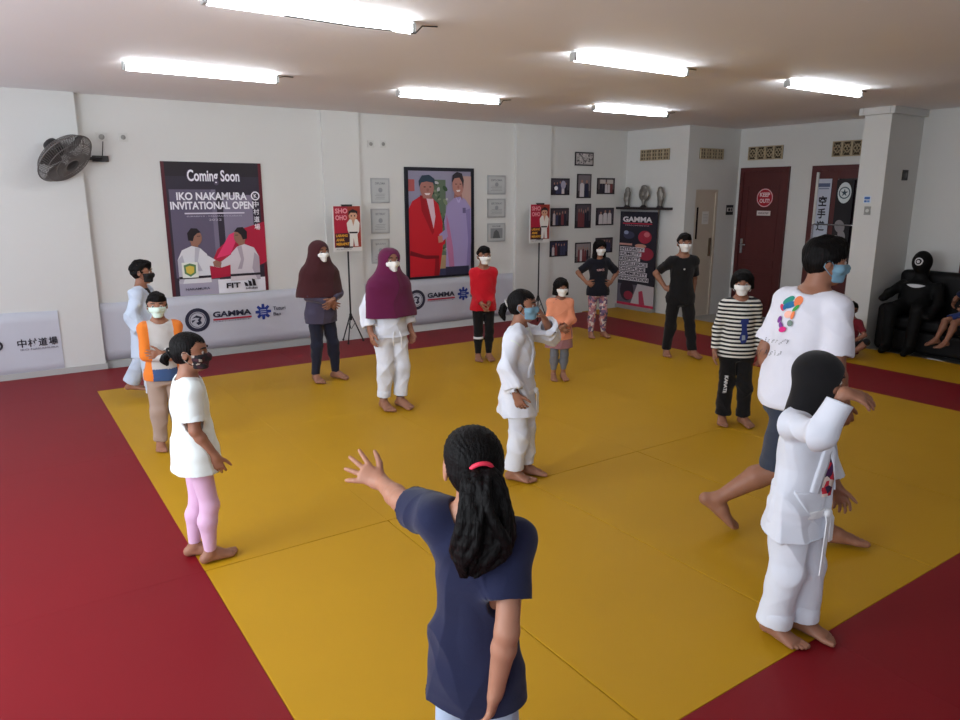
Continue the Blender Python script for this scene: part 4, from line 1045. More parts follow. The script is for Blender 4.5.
# ---- the framed portrait
t = wall_thing('framed_portrait', 4.56, YB, .70, 'large black-framed picture of a person in red jacket beside one in lavender shirt', 'picture')
W, H = 1.07, 1.455
sheet(t, W, H, .012, ink((44, 44, 58)), 'backing')
bm = BM()
for lo, hi in (((0, -.03, 0), (.045, 0, H)), ((W - .045, -.03, 0), (W, 0, H)), ((.045, -.03, H - .045), (W - .045, 0, H)), ((.045, -.03, 0), (W - .045, 0, .03))): box(bm, lo, hi)
obj('frame', bm, ink((20, 20, 34)), t)
a = art(.012); a.l = 1
a.rect(.045, .03, W - .045, H - .045, (150, 146, 170)); a.rect(.30, .3, .62, 1.3, (96, 112, 92)); 
rnd = random.Random(3)
for i in range(46):
    x, y = rnd.uniform(.36, .64), rnd.uniform(.35, 1.32); a.ell(x, y, rnd.uniform(.015, .05), rnd.uniform(.012, .03), rnd.choice([(58, 84, 56), (126, 140, 110), (190, 188, 190), (40, 62, 44)]), rnd.uniform(0, 3), 10, keep=i % 4 > 0)
a.rect(.86, .9, W - .045, 1.35, (196, 160, 150)); a.rect(.045, 1.15, .14, 1.3, (180, 90, 90)); a.rect(.40, .03, .62, .22, (60, 62, 92)); a.rect(.45, .12, .62, .30, (176, 150, 110))
# left figure: red blazer
RJ = (196, 30, 44)
a.poly([(.045, .03), (.50, .03), (.56, .40), (.56, .74), (.50, .98), (.40, 1.07), (.25, 1.10), (.10, 1.02), (.045, .92)], RJ)
a.poly([(.30, 1.08), (.42, 1.05), (.45, .82), (.42, .66)], (222, 190, 204)); a.poly([(.22, 1.1), (.31, 1.08), (.43, .62), (.40, .58), (.24, .9)], (160, 20, 34)); a.poly([(.44, .50), (.60, .56), (.60, .46), (.50, .40)], RJ)
a.poly([(.05, .32), (.30, .26), (.50, .26), (.50, .30), (.28, .31), (.06, .38)], (120, 14, 28)); a.poly([(.42, .0 + .03), (.50, .03), (.50, .26), (.44, .26)], (150, 20, 34))
a.poly([(.26, 1.06), (.40, 1.05), (.40, 1.14), (.26, 1.14)], (152, 100, 92)); a.ell(.325, 1.19, .105, .135, (170, 116, 106)); a.poly([(.21, 1.20), (.20, 1.28), (.25, 1.35), (.36, 1.36), (.44, 1.31), (.45, 1.22), (.42, 1.26), (.32, 1.275), (.24, 1.26)], (42, 62, 80))
a.ell(.29, 1.205, .018, .007, (50, 34, 34)); a.ell(.375, 1.205, .018, .007, (50, 34, 34), keep=True); a.poly([(.285, 1.125), (.375, 1.125), (.355, 1.10), (.305, 1.10)], (236, 226, 224)); a.ell(.335, 1.165, .02, .022, (150, 98, 90))
# right figure: lavender shirt
LV = (164, 150, 196)
a.poly([(.60, .12), (.98, .12), (1.02, .45), (1.02, .92), (.93, 1.04), (.84, 1.09), (.74, 1.06), (.64, .98), (.58, .75), (.62, .45)], LV); a.rect(.60, .03, .98, .14, (46, 46, 70))
a.poly([(.62, .85), (.66, .72), (.72, .40), (.74, .14), (.66, .14), (.62, .45)], (186, 116, 156)); a.poly([(.93, .9), (.97, .5), (.94, .14), (1.0, .14), (1.02, .5), (1.0, .92)], (140, 126, 176)); a.rect(.88, .86, .93, .93, (110, 98, 140))
a.poly([(.50, .58), (.62, .66), (.64, .55), (.54, .48)], LV); a.poly([(.48, .56), (.55, .57), (.56, .48), (.49, .47)], (190, 136, 120))
a.poly([(.74, 1.06), (.84, 1.08), (.88, 1.03), (.86, 1.14), (.75, 1.14)], (160, 108, 100)); a.ell(.805, 1.225, .088, .135, (182, 128, 116), .1); a.poly([(.71, 1.26), (.72, 1.36), (.79, 1.405), (.87, 1.385), (.90, 1.30), (.89, 1.18), (.87, 1.27), (.83, 1.33), (.75, 1.32)], (44, 38, 48))
a.ell(.775, 1.245, .016, .006, (50, 34, 34)); a.ell(.845, 1.245, .016, .006, (50, 34, 34), keep=True); a.poly([(.775, 1.165), (.845, 1.17), (.83, 1.145), (.79, 1.142)], (232, 222, 220)); a.ell(.81, 1.205, .015, .022, (160, 106, 96)); a.poly([(.76, 1.09), (.81, 1.03), (.86, 1.08), (.83, 1.0), (.80, 1.0)], (186, 172, 214))
a.done('printed_picture', t)

# ---- white sponsor banners along the wall base
CLOTHW = mat('white_banner_vinyl', (196, 198, 208), .5, bump=.25, scale=5, var=.02)
def sponsor(x0, x1, y, z0, z1, label):
    t = wall_thing('sponsor_banner', x0, y, z0, label, 'banner', 'white sponsor banners'); n = 40; bm = BM(); r = random.Random(int(x0 * 10))
    w = x1 - x0; h = z1 - z0; rows = []
    for j in range(7):
        rows.append([bm.verts.new((w * i / n, -.010 - .003 * math.sin(i * .9 + j * .5), h * j / 6 - .006 * math.sin(i * .35) * (j / 6))) for i in range(n + 1)])
    bk = [[bm.verts.new((w * i / n, -.002, h * j / 6 - .006 * math.sin(i * .35) * (j / 6))) for i in range(n + 1)] for j in (0, 6)]
    for j in range(6):
        for i in range(n): bm.faces.new((rows[j][i], rows[j][i + 1], rows[j + 1][i + 1], rows[j + 1][i])).smooth = True
    for i in range(n):
        bm.faces.new((bk[0][i], bk[0][i + 1], rows[0][i + 1], rows[0][i])); bm.faces.new((rows[6][i], rows[6][i + 1], bk[1][i + 1], bk[1][i])); bm.faces.new((bk[1][i], bk[1][i + 1], bk[0][i + 1], bk[0][i]))
    obj('banner_cloth', bm, CLOTHW, t); return t, art(.0145)
def logos(a, x, z):
    D = (44, 46, 66)
    a.ring(x, z, .095, .135, D); a.ring(x, z, .080, .086, D); a.poly([(x - .06, z + .02), (x - .01, z + .055), (x + .05, z + .03), (x + .03, z - .005), (x + .045, z - .04), (x + .005, z - .06), (x - .02, z - .03), (x + .01, z - .02), (x + .0, z + .0), (x + .02, z + .02), (x - .02, z + .028)], D); a.poly([(x - .065, z - .0), (x - .02, z + .005), (x - .06, z - .03)], D)
    a.text('GAMMA', x + .17, z + .01, .44, .068, D, .04); a.rect(x + .17, z - .024, x + .61, z - .004, (176, 40, 64)); a.text('PERFORMANCE', x + .17, z - .045, .42, .014, (120, 110, 130)); 
    B = (34, 58, 140); cx, cy = x + .75, z + .03
    for k in range(8):
        an = k * math.pi / 4; a.poly([(cx + r * math.cos(an + d), cy + r * math.sin(an + d)) for r, d in ((.028, -.9), (.095, -.16), (.095, .16), (.028, .9))], B, keep=k > 0)
    a.ell(cx, cy, .055, .055, B)
    for k in range(3): a.rect(cx - .035, cy - .03 + k * .024, cx + .035, cy - .022 + k * .024, (190, 196, 214), keep=k > 0)
    a.text('Tuturi', x + .87, z + .035, .15, .045, (60, 60, 80), .015); a.text('Ban', x + .87, z - .03, .09, .04, (60, 60, 80), .015)
t, a = sponsor(-1.6, .50, YB - .09, .015, .665, 'white cloth banner with black characters on the left pillar')
K = (36, 34, 44)
for i, ch in enumerate('中村道場'): a.text(ch, 1.72 + i * .09, .30, .078, .085, K, .02)
a.text('IKO NAKAMURA', 1.74, .268, .33, .02, (90, 88, 104)); a.ring(1.55, .34, .03, .05, K); a.text('GAMMA', .95, .30, .44, .07, K, .04); a.done('lettering', t)
t, a = sponsor(.89, 3.42, YB - .015, .075, .69, 'white sponsor banner with logos along the wall below the event banner'); logos(a, 1.86 - .89, .345); a.done('lettering', t)
t, a = sponsor(3.95, 6.32, YB - .002, .075, .69, 'white sponsor banner with logos along the wall below the framed portrait'); logos(a, 4.70 - 3.95, .345); a.done('lettering', t)

# ---- certificates
SIL = mat('brushed_silver', (176, 178, 180), .35, metal=.5)
cz = [(4.08, 1.70, 'topmost of the three left of the framed portrait'), (4.07, 1.32, 'middle of the three left of the framed portrait'), (4.06, .94, 'lowest of the three left of the framed portrait'),
      (5.87, 1.81, 'topmost of the three right of the framed portrait'), (5.87, 1.49, 'middle of the three right of the framed portrait'), (5.87, 1.15, 'lowest of the three right of the framed portrait')]
for i, (x, z, l) in enumerate(cz):
    W, H = (.26, .31) if i < 3 else (.31, .26)
    t = wall_thing('certificate', x, YB, z, 'small silver-grey certificate plaque, ' + l, 'certificate', 'silver plaques by the portrait')
    o = sheet(t, W, H, .012, SIL, 'plaque'); a = art(.012); a.rect(.018, .018, W - .018, H - .018, (188, 190, 190))
    r = random.Random(i); g = (128, 130, 134)
    if i == 5: a.rect(.05, .05, W - .05, .19, (140, 142, 146)); a.poly([(.09, .05), (.11, .14), (.15, .17), (.19, .14), (.22, .05)], (92, 94, 98)); a.text('PIAGAM', .08, .205, .14, .025, g, .02)
    else:
        a.text(('DIPLOMA', 'SERTIFIKAT', 'IJAZAH')[i % 3], .06, H - .08, W - .12, .028, g, .02); a.ell(W / 2, H * .52, .03, .03, (150, 152, 156))
        for k in range(4): a.rect(.05 + .02 * (k % 2), .05 + k * .02, W - .06 - .015 * r.random(), .054 + k * .02, g, keep=k > 0)
    a.done('lettering', t)

# ---- photographs on the wall right of the last pillar
pics = [(7.475, 2.235, .375, .20, 'grey sketch-like photo print hung highest, above the grid of photos', 9), (7.00, 1.80, .38, .245, 'dark photo print with bright flash, top row left of the photo grid', 0), (7.53, 1.755, .29, .36, 'tall photo print of two standing people, top row middle of the photo grid', 1), (7.945, 1.815, .375, .245, 'photo print of a group in front of panels, top row right of the photo grid', 2),
        (7.01, 1.34, .37, .27, 'dark group photo print, second row left of the photo grid', 3), (7.51, 1.30, .325, .37, 'tall dark photo print, second row middle of the photo grid', 4), (7.945, 1.335, .38, .27, 'photo print with three pale standing figures, second row right of the photo grid', 5),
        (7.005, .885, .37, .24, 'dark blue photo print, third row left of the photo grid', 6), (7.53, .77, .325, .31, 'tall grey group photo print, third row middle of the photo grid', 7), (7.955, .90, .37, .24, 'dark photo print half hidden by a girl, third row right of the photo grid', 8)]
for x, z, W, H, l, k in pics:
    t = wall_thing('photo_print', x, YB, z, l, 'photo', 'photo grid on the back wall'); r = random.Random(k * 7 + 1)
    bg = [(70, 64, 76), (120, 112, 118), (96, 84, 84), (70, 60, 68), (84, 76, 84), (64, 58, 70), (48, 48, 76), (150, 142, 142), (80, 70, 78), (186, 178, 176)][k]
    sheet(t, W, H, .010, ink((44, 38, 44)), 'mount'); a = art(.010); a.rect(.02, .02, W - .02, H - .02, bg)
    if k == 9:
        for i in range(60): a.ell(r.uniform(.03, W - .03), r.uniform(.03, H - .03), r.uniform(.008, .02), r.uniform(.006, .014), r.choice([(90, 84, 88), (120, 112, 114), (214, 208, 206)]), r.uniform(0, 3), 8, keep=i % 5 > 0)
    else:
        a.rect(.02, .02, W - .02, H * .3, tuple(int(c * .6) for c in bg))
        n = {1: 2, 5: 3}.get(k, 5)
        for i in range(n):
            cx = .05 + (W - .10) * (i + .5) / n; s = H * r.uniform(.8, .95); c = r.choice([(40, 38, 52), (206, 200, 204), (120, 60, 64), (60, 62, 92)]) if k != 5 else (214, 208, 210)
            if k == 1: c = [(206, 200, 204), (38, 40, 66)][i]
            b = min(.05, (W - .1) / n * .48)
            a.poly([(cx - b, .02), (cx + b, .02), (cx + b * .9, s * .68), (cx + b * .4, s * .76), (cx - b * .4, s * .76), (cx - b * .9, s * .68)], c, keep=i > 0); a.ell(cx, s * .83, b * .42, s * .085, (168, 126, 112))
        if k == 0: a.ell(.11, .10, .035, .03, (244, 244, 250)); a.ell(.25, .15, .05, .06, (170, 164, 184))
        if k == 2: a.rect(.05, .16, .17, .22, (196, 186, 180)); a.rect(.2, .16, .33, .22, (196, 186, 180))
    a.done('printed_picture', t)

# ---- karate rule posters on tripod stands
BLK = mat('black_steel', (26, 26, 28), .45); WPAPER = mat('white_paper', (222, 220, 216), .7)
for x, y, l in ((3.63, 8.20, 'red poster on black tripod stand between the two women in headscarves'), (6.60, 8.18, 'red poster on black tripod stand left of the photo grid')):
    t = empty('poster_stand', (x, y, 0), 0, l, 'poster stand', 'poster stands')
    bm = BM(); tube(bm, [(0, 0, .30), (0, 0, 1.20)], .011, 12); obj('pole', bm, BLK, t)
    bm = BM(); tube(bm, [(0, 0, .28), (0, 0, .36)], .018, 12); obj('collar', bm, BLK, t)
    for k in range(3):
        an = math.radians(90 + 120 * k + 20); d = Vector((math.cos(an), math.sin(an), 0))
        bm = BM(); tube(bm, [Vector((0, 0, .34)) + d * .012, d * .15 + Vector((0, 0, .012))], .008, 8); lg = obj('leg', bm, BLK, t)
        bm = BM(); tube(bm, [d * .05 + Vector((0, 0, .24)), Vector((0, 0, .17)) + d * .004], .004, 6); obj('strut', bm, BLK, lg)
        bm = BM(); bmesh.ops.create_uvsphere(bm, u_segments=10, v_segments=8, radius=.013, matrix=Matrix.Translation(d * .15 + Vector((0, 0, .013)))); obj('rubber_foot', bm, BLK, lg, True)
    obj('holder', box(BM(), (-.06, -.012, 1.17), (.06, .012, 1.20)), BLK, t)
    obj('backing_board', box(BM(), (-.185, -.012, 1.13), (.185, .0, 1.68)), WPAPER, t, bevel=.002)
    a = Art((-.185, -.012, 1.13), (1, 0, 0), (0, 0, 1)); a.rect(.012, .05, .358, .54, (170, 30, 56)); a.rect(.19, .05, .358, .54, (150, 52, 40)); a.rect(.02, .05, .25, .22, (58, 26, 38))
    # plain child figure in a white gi
    cx = .26; a.poly([(cx - .055, .06), (cx - .01, .06), (cx, .16), (cx + .012, .06), (cx + .06, .06), (cx + .05, .20), (cx + .075, .24), (cx + .085, .34), (cx + .05, .385), (cx - .045, .385), (cx - .085, .34), (cx - .075, .25), (cx - .05, .20)], (226, 222, 216)); a.rect(cx - .055, .215, cx + .055, .235, (34, 30, 34)); a.poly([(cx - .02, .385), (cx + .025, .385), (cx, .30)], (196, 150, 124))
    a.ell(cx, .43, .055, .058, (206, 158, 130)); a.poly([(cx - .06, .43), (cx - .055, .48), (cx, .505), (cx + .06, .48), (cx + .06, .43), (cx + .04, .46), (cx - .03, .462)], (34, 28, 32)); a.ell(cx - .022, .425, .008, .010, (34, 28, 32)); a.ell(cx + .022, .425, .008, .010, (34, 28, 32), keep=True)
    a.done('printed_picture', t)
    a = Art((-.185, -.0165, 1.13), (1, 0, 0), (0, 0, 1)); p = (232, 150, 160); yl = (232, 170, 60)
    a.text('SHO', .03, .455, .16, .06, p, .04); a.text('OHO', .03, .375, .15, .06, p, .04); a.text('LARANG', .03, .175, .15, .034, yl, .04); a.text('ANAK', .03, .125, .11, .034, yl, .04); a.text('MERAPAT', .03, .075, .17, .034, yl, .04); a.text('IKO NAKAMURA', .03, .02, .2, .016, (120, 110, 110)); a.done('lettering', t)
    obj('top_clip', box(BM(), (-.07, -.018, 1.665), (.07, .004, 1.69)), BLK, t, bevel=.003)

# ---- wall fan
FANG = mat('grey_fan_wire', (108, 104, 102), .5); FANB = mat('dark_fan_plastic', (30, 28, 30), .5); BLADE = mat('fan_blade', (84, 78, 78), .4)
t = empty('wall_fan', (.72, 8.12, 2.14), 0, 'grey caged wall fan tilted down on the back wall by the left pillar', 'fan')
r_ = Vector((math.cos(YAW), -math.sin(YAW), 0)); c_ = -Vector((.72, 8.12, .34)).normalized(); u_ = Vector((0, 0, 1))
n_ = (c_ * .16 + r_ * .66 - u_ * .70).normalized(); M = n_.to_track_quat('Z', 'Y').to_matrix().to_4x4()
R = .285
bm = BM()
for rr, zz in ((R, 0), (R * .82, .055), (R * .55, .085), (R * .25, .095), (R * .86, -.055), (R * .6, -.085)):
    tube(bm, [M @ Vector((rr * math.cos(an), rr * math.sin(an), zz)) for an in np.linspace(0, 2 * math.pi, 40, endpoint=False)], .006 if zz == 0 else .003, 6, closed=True)
for k in range(72):
    an = 2 * math.pi * k / 72; e = lambda rr, zz, d=0: M @ Vector((rr * math.cos(an + d), rr * math.sin(an + d), zz))
    tube(bm, [e(.05, .095, .5), e(R * .55, .085, .2), e(R * .82, .055, .06), e(R, 0), e(R * .86, -.055), e(R * .6, -.085), e(.06, -.09)], 1.25 * .0024, 4, caps=False)
obj('wire_cage', bm, FANG, t)
bm = BM(); lathe(bm, [(.065, .085), (.062, .10), (.02, .104)], 24, M); obj('front_badge', bm, FANB, t)
bl = None
for k in range(4):
    bm = BM(); rows = []
    for i in range(7):
        rr = .05 + .235 * i / 6; wdt = .35 + .32 * math.sin(math.pi * min(1, i / 5)) ; row = []
        for j in range(5):
            an = math.pi / 2 * k + (j / 4 - .5) * wdt * 1.5; row.append(bm.verts.new(M @ Vector((rr * math.cos(an), rr * math.sin(an), .03 * (j / 4 - .5)))))
        rows.append(row)
    for A, B in zip(rows, rows[1:]):
        for j in range(4): bm.faces.new((A[j], A[j + 1], B[j + 1], B[j])).smooth = True
    ret = bmesh.ops.solidify(bm, geom=list(bm.faces), thickness=.003); obj('blade', bm, BLADE, t)
bm = BM(); lathe(bm, [(.03, -.06), (.075, -.09), (.078, -.16), (.065, -.21), (.03, -.225)], 24, M); obj('motor', bm, FANB, t)
bm = BM(); mb = M @ Vector((0, 0, -.16)); wb = Vector((1.06 - .72, YB - 8.12 - .03, .02)); tube(bm, [mb, mb * .5 + wb * .5 + Vector((0, .06, -.05)), wb + Vector((0, -.06, 0)), wb], .016, 10); obj('arm', bm, FANB, t)
obj('bracket', box(BM(), (wb.x - .075, wb.y - .015, wb.z - .03), (wb.x + .075, wb.y + .03, wb.z + .03)), FANB, t, bevel=.006)
bm = BM(); tube(bm, [wb + Vector((.02, -.01, .03)), wb + Vector((.03, 0, .10)), wb + Vector((.04, 0, .17))], .005, 6); obj('power_cord', bm, FANB, t)
PLAST = mat('white_plastic', (206, 206, 202), .45); GREYP = mat('grey_socket', (150, 150, 146), .5); DARKP = mat('dark_plastic', (52, 50, 50), .5)
def socket(x, y, z, w, h, l, m=PLAST, right=False, hole=GREYP):
    t = wall_thing('wall_socket', x, y, z, l, 'socket', None, right)
    obj('face_plate', box(BM(), (-w / 2, -.012, -h / 2), (w / 2, 0, h / 2)), m, t, bevel=.003)
    bm = BM(); lathe(bm, [(w * .28, 0), (w * .26, .006), (.002, .006)], 16, Matrix.Translation((0, -.012, 0)) @ Matrix.Rotation(math.pi / 2, 4, 'X')); obj('outlet', bm, hole, t)
socket(1.095, YB, 2.375, .10, .085, 'white socket above the wall fan bracket'); socket(1.295, YB, 2.38, .085, .085, 'small white socket right of the fan socket'); socket(4.10, YB, 2.42, .085, .085, 'left of two small sockets above the silver plaques'); socket(4.27, YB, 2.425, .085, .085, 'right of two small sockets above the silver plaques')
socket(9.10, 4.42, 2.03, .12, .12, 'dark square socket high on the shaded pillar face', DARKP, False, mat('socket_grey', (90, 88, 88), .5))
socket(8.65, 4.57, 1.62, .075, .10, 'grey light switch on the pillar below the blue sticker', GREYP, True, PLAST)
t = wall_thing('sticker', 8.65, 4.59, 1.66 + .045, 'small blue and white sticker on the pillar above the switch', 'sticker', None, True)
sheet(t, .085, .085, .003, ink((210, 220, 234)), 'paper', -.0425, -.0); a = Art((-.0425, -.003, 0), (1, 0, 0), (0, 0, 1)); a.rect(.01, .045, .075, .075, (66, 110, 178)); a.rect(.01, .012, .04, .035, (66, 110, 178)); a.rect(.045, .012, .075, .035, (110, 150, 200)); a.done('printed_picture', t)

# ---- shelf with three trophies
SHELF = mat('dark_shelf', (40, 32, 34), .4); PEWTER = mat('pewter', (134, 130, 124), .38, metal=.55, bump=.2, scale=40)
t = empty('wall_shelf', (8.566, 7.95, 1.60), 0, 'dark floating shelf holding three grey trophies', 'shelf'); obj('board', box(BM(), (-.20, -.50, -.018), (0, .49, .018)), SHELF, t, bevel=.003)
for k, (y, l, kind) in enumerate(((8.30, 'left of the three grey trophies, a slim figure', 0), (7.95, 'middle of the three grey trophies, a broad round-headed one', 1), (7.62, 'right of the three grey trophies, a slim bent figure', 0))):
    t = empty('trophy', (8.566 - .10, y, 1.618), 0, l, 'trophy', 'trophies on the shelf'); F = Field((-.12, -.16, 0), (.12, .16, .34), .004); s = 1 if k == 0 else -1
    if kind == 0:
        F.el((0, 0, .03), (0, s * .012, .12), (.03, .04), (.036, .05), k=.02); F.el((0, s * .012, .12), (0, -s * .01, .22), (.034, .05), (.038, .056), k=.02); F.ball((0, -s * .005, .265), (.036, .042, .046), None, .015); F.el((0, s * .05, .20), (-.02, s * .035, .10), .018, .014, k=.01); F.ball((-.034, 0, .26), (.012, .02, .012), None, .008)
    else:
        F.el((0, 0, .02), (0, 0, .09), .022, .03, k=.02); F.ball((0, 0, .20), (.032, .105, .115), None, .02); F.ball((-.03, .045, .23), (.02, .03, .016), None, .008, 'sub'); F.ball((-.03, -.045, .23), (.02, .03, .016), None, .008, 'sub'); F.ball((-.034, 0, .19), (.018, .016, .03), None, .01); F.ball((-.034, 0, .14), (.012, .04, .012), None, .006, 'sub'); F.ball((0, 0, .305), (.026, .06, .03), None, .02)
    V, Q = F.mesh(1); np_mesh('figure', V, Q, PEWTER, t); bm = BM(); lathe(bm, [(.048, 0), (.048, .012), (.036, .02), (.03, .034)], 20); obj('plinth', bm, SHELF, t)

# ---- roll-up banner under the shelf
t = empty('roll_up_banner', (8.49, 8.06, 0), -math.pi / 2, 'tall dark roll-up banner of words with red logo under the trophy shelf', 'banner'); W, H = .80, 1.56
obj('base_case', box(BM(), (-W / 2, -.05, 0), (W / 2, .05, .06)), SIL, t, bevel=.01); bm = BM(); tube(bm, [(0, .03, .05), (0, .012, H)], .008, 8); obj('support_pole', bm, SIL, t)
obj('banner_sheet', box(BM(), (-W / 2, -.004, .05), (W / 2, 0, H)), ink((40, 38, 50)), t); obj('top_rail', box(BM(), (-W / 2, -.012, H - .012), (W / 2, .012, H + .016)), SIL, t, bevel=.004)
a = Art((-W / 2, -.004, .0), (1, 0, 0), (0, 0, 1)); a.rect(.0, .06, .80, .40, (96, 90, 104)); a.poly([(.30, .06), (.80, .06), (.80, .40), (.45, .42)], (196, 190, 196)); a.ell(.22, .30, .15, .17, (44, 36, 48)); a.ell(.26, .22, .10, .07, (150, 44, 66)); a.poly([(.5, .10), (.62, .10), (.56, .32), (.48, .30)], (176, 60, 90)); a.rect(0, .055, .80, .10, (190, 50, 82))
a.ell(.56, 1.16, .14, .10, (164, 46, 66)); a.ell(.60, 1.20, .06, .04, (206, 110, 120)); a.ell(.22, 1.18, .12, .06, (66, 66, 90)); a.ell(.16, 1.22, .05, .03, (150, 160, 190)); a.ell(.60, .90, .16, .10, (150, 44, 66)); a.ell(.48, 1.02, .12, .03, (206, 150, 130)); a.rect(.02, 1.02, .30, 1.05, (206, 150, 140)); a.done('printed_picture', t)
a = Art((-W / 2, -.011, .0), (1, 0, 0), (0, 0, 1)); a.text('GAMMA', .08, 1.385, .62, .085, (226, 220, 224), .04); a.rect(.08, 1.355, .70, 1.372, (196, 44, 70)); a.text('PERFORMANCE', .14, 1.325, .50, .018, (206, 160, 170))
for i, (wd, w) in enumerate((('INTEGRITY', .50), ('HUMILITY', .44), ('RESPECT', .42), ('EXCELLENCE', .58), ('DISCIPLINE', .54), ('COMMUNITY', .58), ('INNOVATION', .62))):
    z = .935 - i * .078; a.rect(.04, z - .006, .04 + w + .03, z + .060, (214, 208, 216)); a.text(wd, .055, z + .004, w, .048, (44, 38, 54), .03)
a.done('lettering', t)

# ---- breeze-block vents above the doors
BREEZE = mat('cream_breeze_block', (176, 160, 132), .8, bump=.3, scale=50); HOLE = mat('dark_vent', (72, 62, 48), .9)
def vent(x, y, z0, z1, w, n, l, right, kind=0):
    t = wall_thing('ventilation_block', x, y, z0, l, 'vent', 'breeze-block vents', right); h = z1 - z0
    obj('back_panel', box(BM(), (-w / 2, -.006, 0), (w / 2, 0, h)), HOLE, t)  # dark sheet paints the shade inside the open holes
    bm = BM(); b = .014
    for k in range(n):
        xa, xb = -w / 2 + w * k / n, -w / 2 + w * (k + 1) / n
        for lo, hi in (((xa, -.028, 0), (xa + b, -.006, h)), ((xb - b, -.028, 0), (xb, -.006, h)), ((xa + b, -.028, 0), (xb - b, -.006, b)), ((xa + b, -.028, h - b), (xb - b, -.006, h))): box(bm, lo, hi)
        cx, cz = (xa + xb) / 2, h / 2
        if kind == 0:
            for i in range(2):
                z = h * (i + 1) / 3; box(bm, (xa + b, -.026, z - .008), (xb - b, -.006, z + .008))
            box(bm, (cx - .006, -.026, b), (cx + .006, -.006, h - b))
        else:
            r = min(xb - xa, h) / 2 - b
            pts = [(cx, cz - r), (cx + r, cz), (cx, cz + r), (cx - r, cz)]
            for p, q in zip(pts, pts[1:] + pts[:1]): tube(bm, [(p[0], -.017, p[1]), (q[0], -.017, q[1])], .010, 4)
            tube(bm, [(xa + b, -.017, b), (xb - b, -.017, h - b)], .006, 4); tube(bm, [(xa + b, -.017, h - b), (xb - b, -.017, b)], .006, 4)
    obj('grille', bm, BREEZE, t)
vent(8.566, 7.85, 2.315, 2.48, .57, 5, 'cream vent grille above the trophy shelf', True); vent(9.07, 7.22, 2.32, 2.475, .52, 4, 'cream vent grille above the cream door', False)
vent(9.748, 6.765, 2.315, 2.51, .575, 4, 'patterned cream vent grille above the maroon door', True, 1); vent(9.748, 5.38, 2.31, 2.515, .68, 5, 'patterned cream vent grille above the glazed door, by the pillar', True, 1)

# ---- doors
MAROOND = mat('maroon_wood', (82, 30, 30), .42, bump=.1, scale=30, stretch=(4, 4, .5), var=.12, vscale=6); CREAMD = mat('cream_door', (196, 184, 168), .5); CHROME = mat('chrome', (180, 180, 184), .25, metal=.8)
t = empty('door_1', (9.748, 6.74, 0), -math.pi / 2); t['kind'] = 'structure'
w, h = .82, 2.205
bm = BM(); box(bm, (-w / 2, -.04, -.04), (-w / 2 + .06, 0, h)); box(bm, (w / 2 - .06, -.04, -.04), (w / 2, 0, h)); box(bm, (-w / 2 + .06, -.04, h - .06), (w / 2 - .06, 0, h)); obj('door_frame', bm, MAROOND, t)
bm = BM(); box(bm, (-w / 2 + .06, -.022, -.03), (w / 2 - .06, 0, h - .06)); obj('door_leaf', bm, MAROOND, t)
bm = BM()
for z0, z1 in ((.12, .62), (.72, .84), (.95, 1.95)):
    for lo, hi in (((-.27, -.03, z0), (-.25, -.022, z1)), ((.25, -.03, z0), (.27, -.022, z1)), ((-.25, -.03, z0), (.25, -.022, z0 + .02)), ((-.25, -.03, z1 - .02), (.25, -.022, z1))): box(bm, lo, hi)
obj('panel_moulding', bm, MAROOND, t)
bm = BM(); box(bm, (-.325, -.028, .92), (-.285, -.022, 1.14)); tube(bm, [(-.305, -.028, 1.05), (-.305, -.07, 1.05), (-.20, -.07, 1.05)], .010, 8); obj('door_handle', bm, CHROME, t)
t = wall_thing('keep_out_sign', 9.748 - .0225, 6.70, 1.50, 'round red KEEP OUT sign with white strip on the maroon door', 'sign', None, True)
bm = BM(); lathe(bm, [(.145, 0), (.145, .003)], 8, Matrix.Translation((0, 0, .26)) @ Matrix.Rotation(math.pi / 2, 4, 'X') @ Matrix.Rotation(math.pi / 8, 4, 'Z')); obj('plate', bm, ink((170, 24, 44)), t)
a = art(.003); a.ring(0, .26, .122, .134, (226, 190, 196)); a.text('KEEP', -.085, .275, .17, .062, (236, 206, 210), .04); a.text('OUT!', -.085, .185, .17, .062, (236, 206, 210), .04); a.done('lettering', t)
sheet(t, .23, .07, .003, ink((216, 206, 202)), 'strip', -.115, 0); a = Art((-.115, -.003, 0), (1, 0, 0), (0, 0, 1)); a.text('KHUSUS STAFF', .03, .02, .17, .028, (70, 54, 54), .02); a.done('strip_lettering', t)
# glazed double door right of it
t = empty('door_2', (9.748, 5.42, 0), -math.pi / 2); t['kind'] = 'structure'; w = 1.14
bm = BM()
for lo, hi in (((-.555, -.04, -.04), (-.47, 0, 2.2)), ((.58, -.04, -.04), (.66, 0, 2.2)), ((-.47, -.04, 2.13), (.58, 0, 2.2)), ((-.24, -.035, -.03), (-.16, 0, 2.13)), ((-.47, -.03, -.03), (-.24, 0, .75)), ((-.16, -.03, -.03), (.58, 0, .75)), ((-.47, -.03, 2.02), (-.24, 0, 2.13)), ((-.16, -.03, 2.02), (.58, 0, 2.13))): box(bm, lo, hi)
obj('door_frame', bm, MAROOND, t)
GLASSD = mat('dark_door_glass', (36, 26, 32), .08, spec=.6)
bm = BM(); box(bm, (-.47, -.012, .75), (-.24, 0, 2.02)); obj('pane', bm, GLASSD, t); bm = BM(); box(bm, (-.16, -.012, .75), (.58, 0, 2.02)); obj('pane', bm, GLASSD, t)
bm = BM(); tube(bm, [(-.44, -.06, 1.40), (.5, -.06, 1.40)], .011, 8); obj('push_bar', bm, CHROME, t); bm = BM(); tube(bm, [(-.06, -.06, 1.08), (.5, -.06, 1.08)], .011, 8); obj('push_bar', bm, CHROME, t)
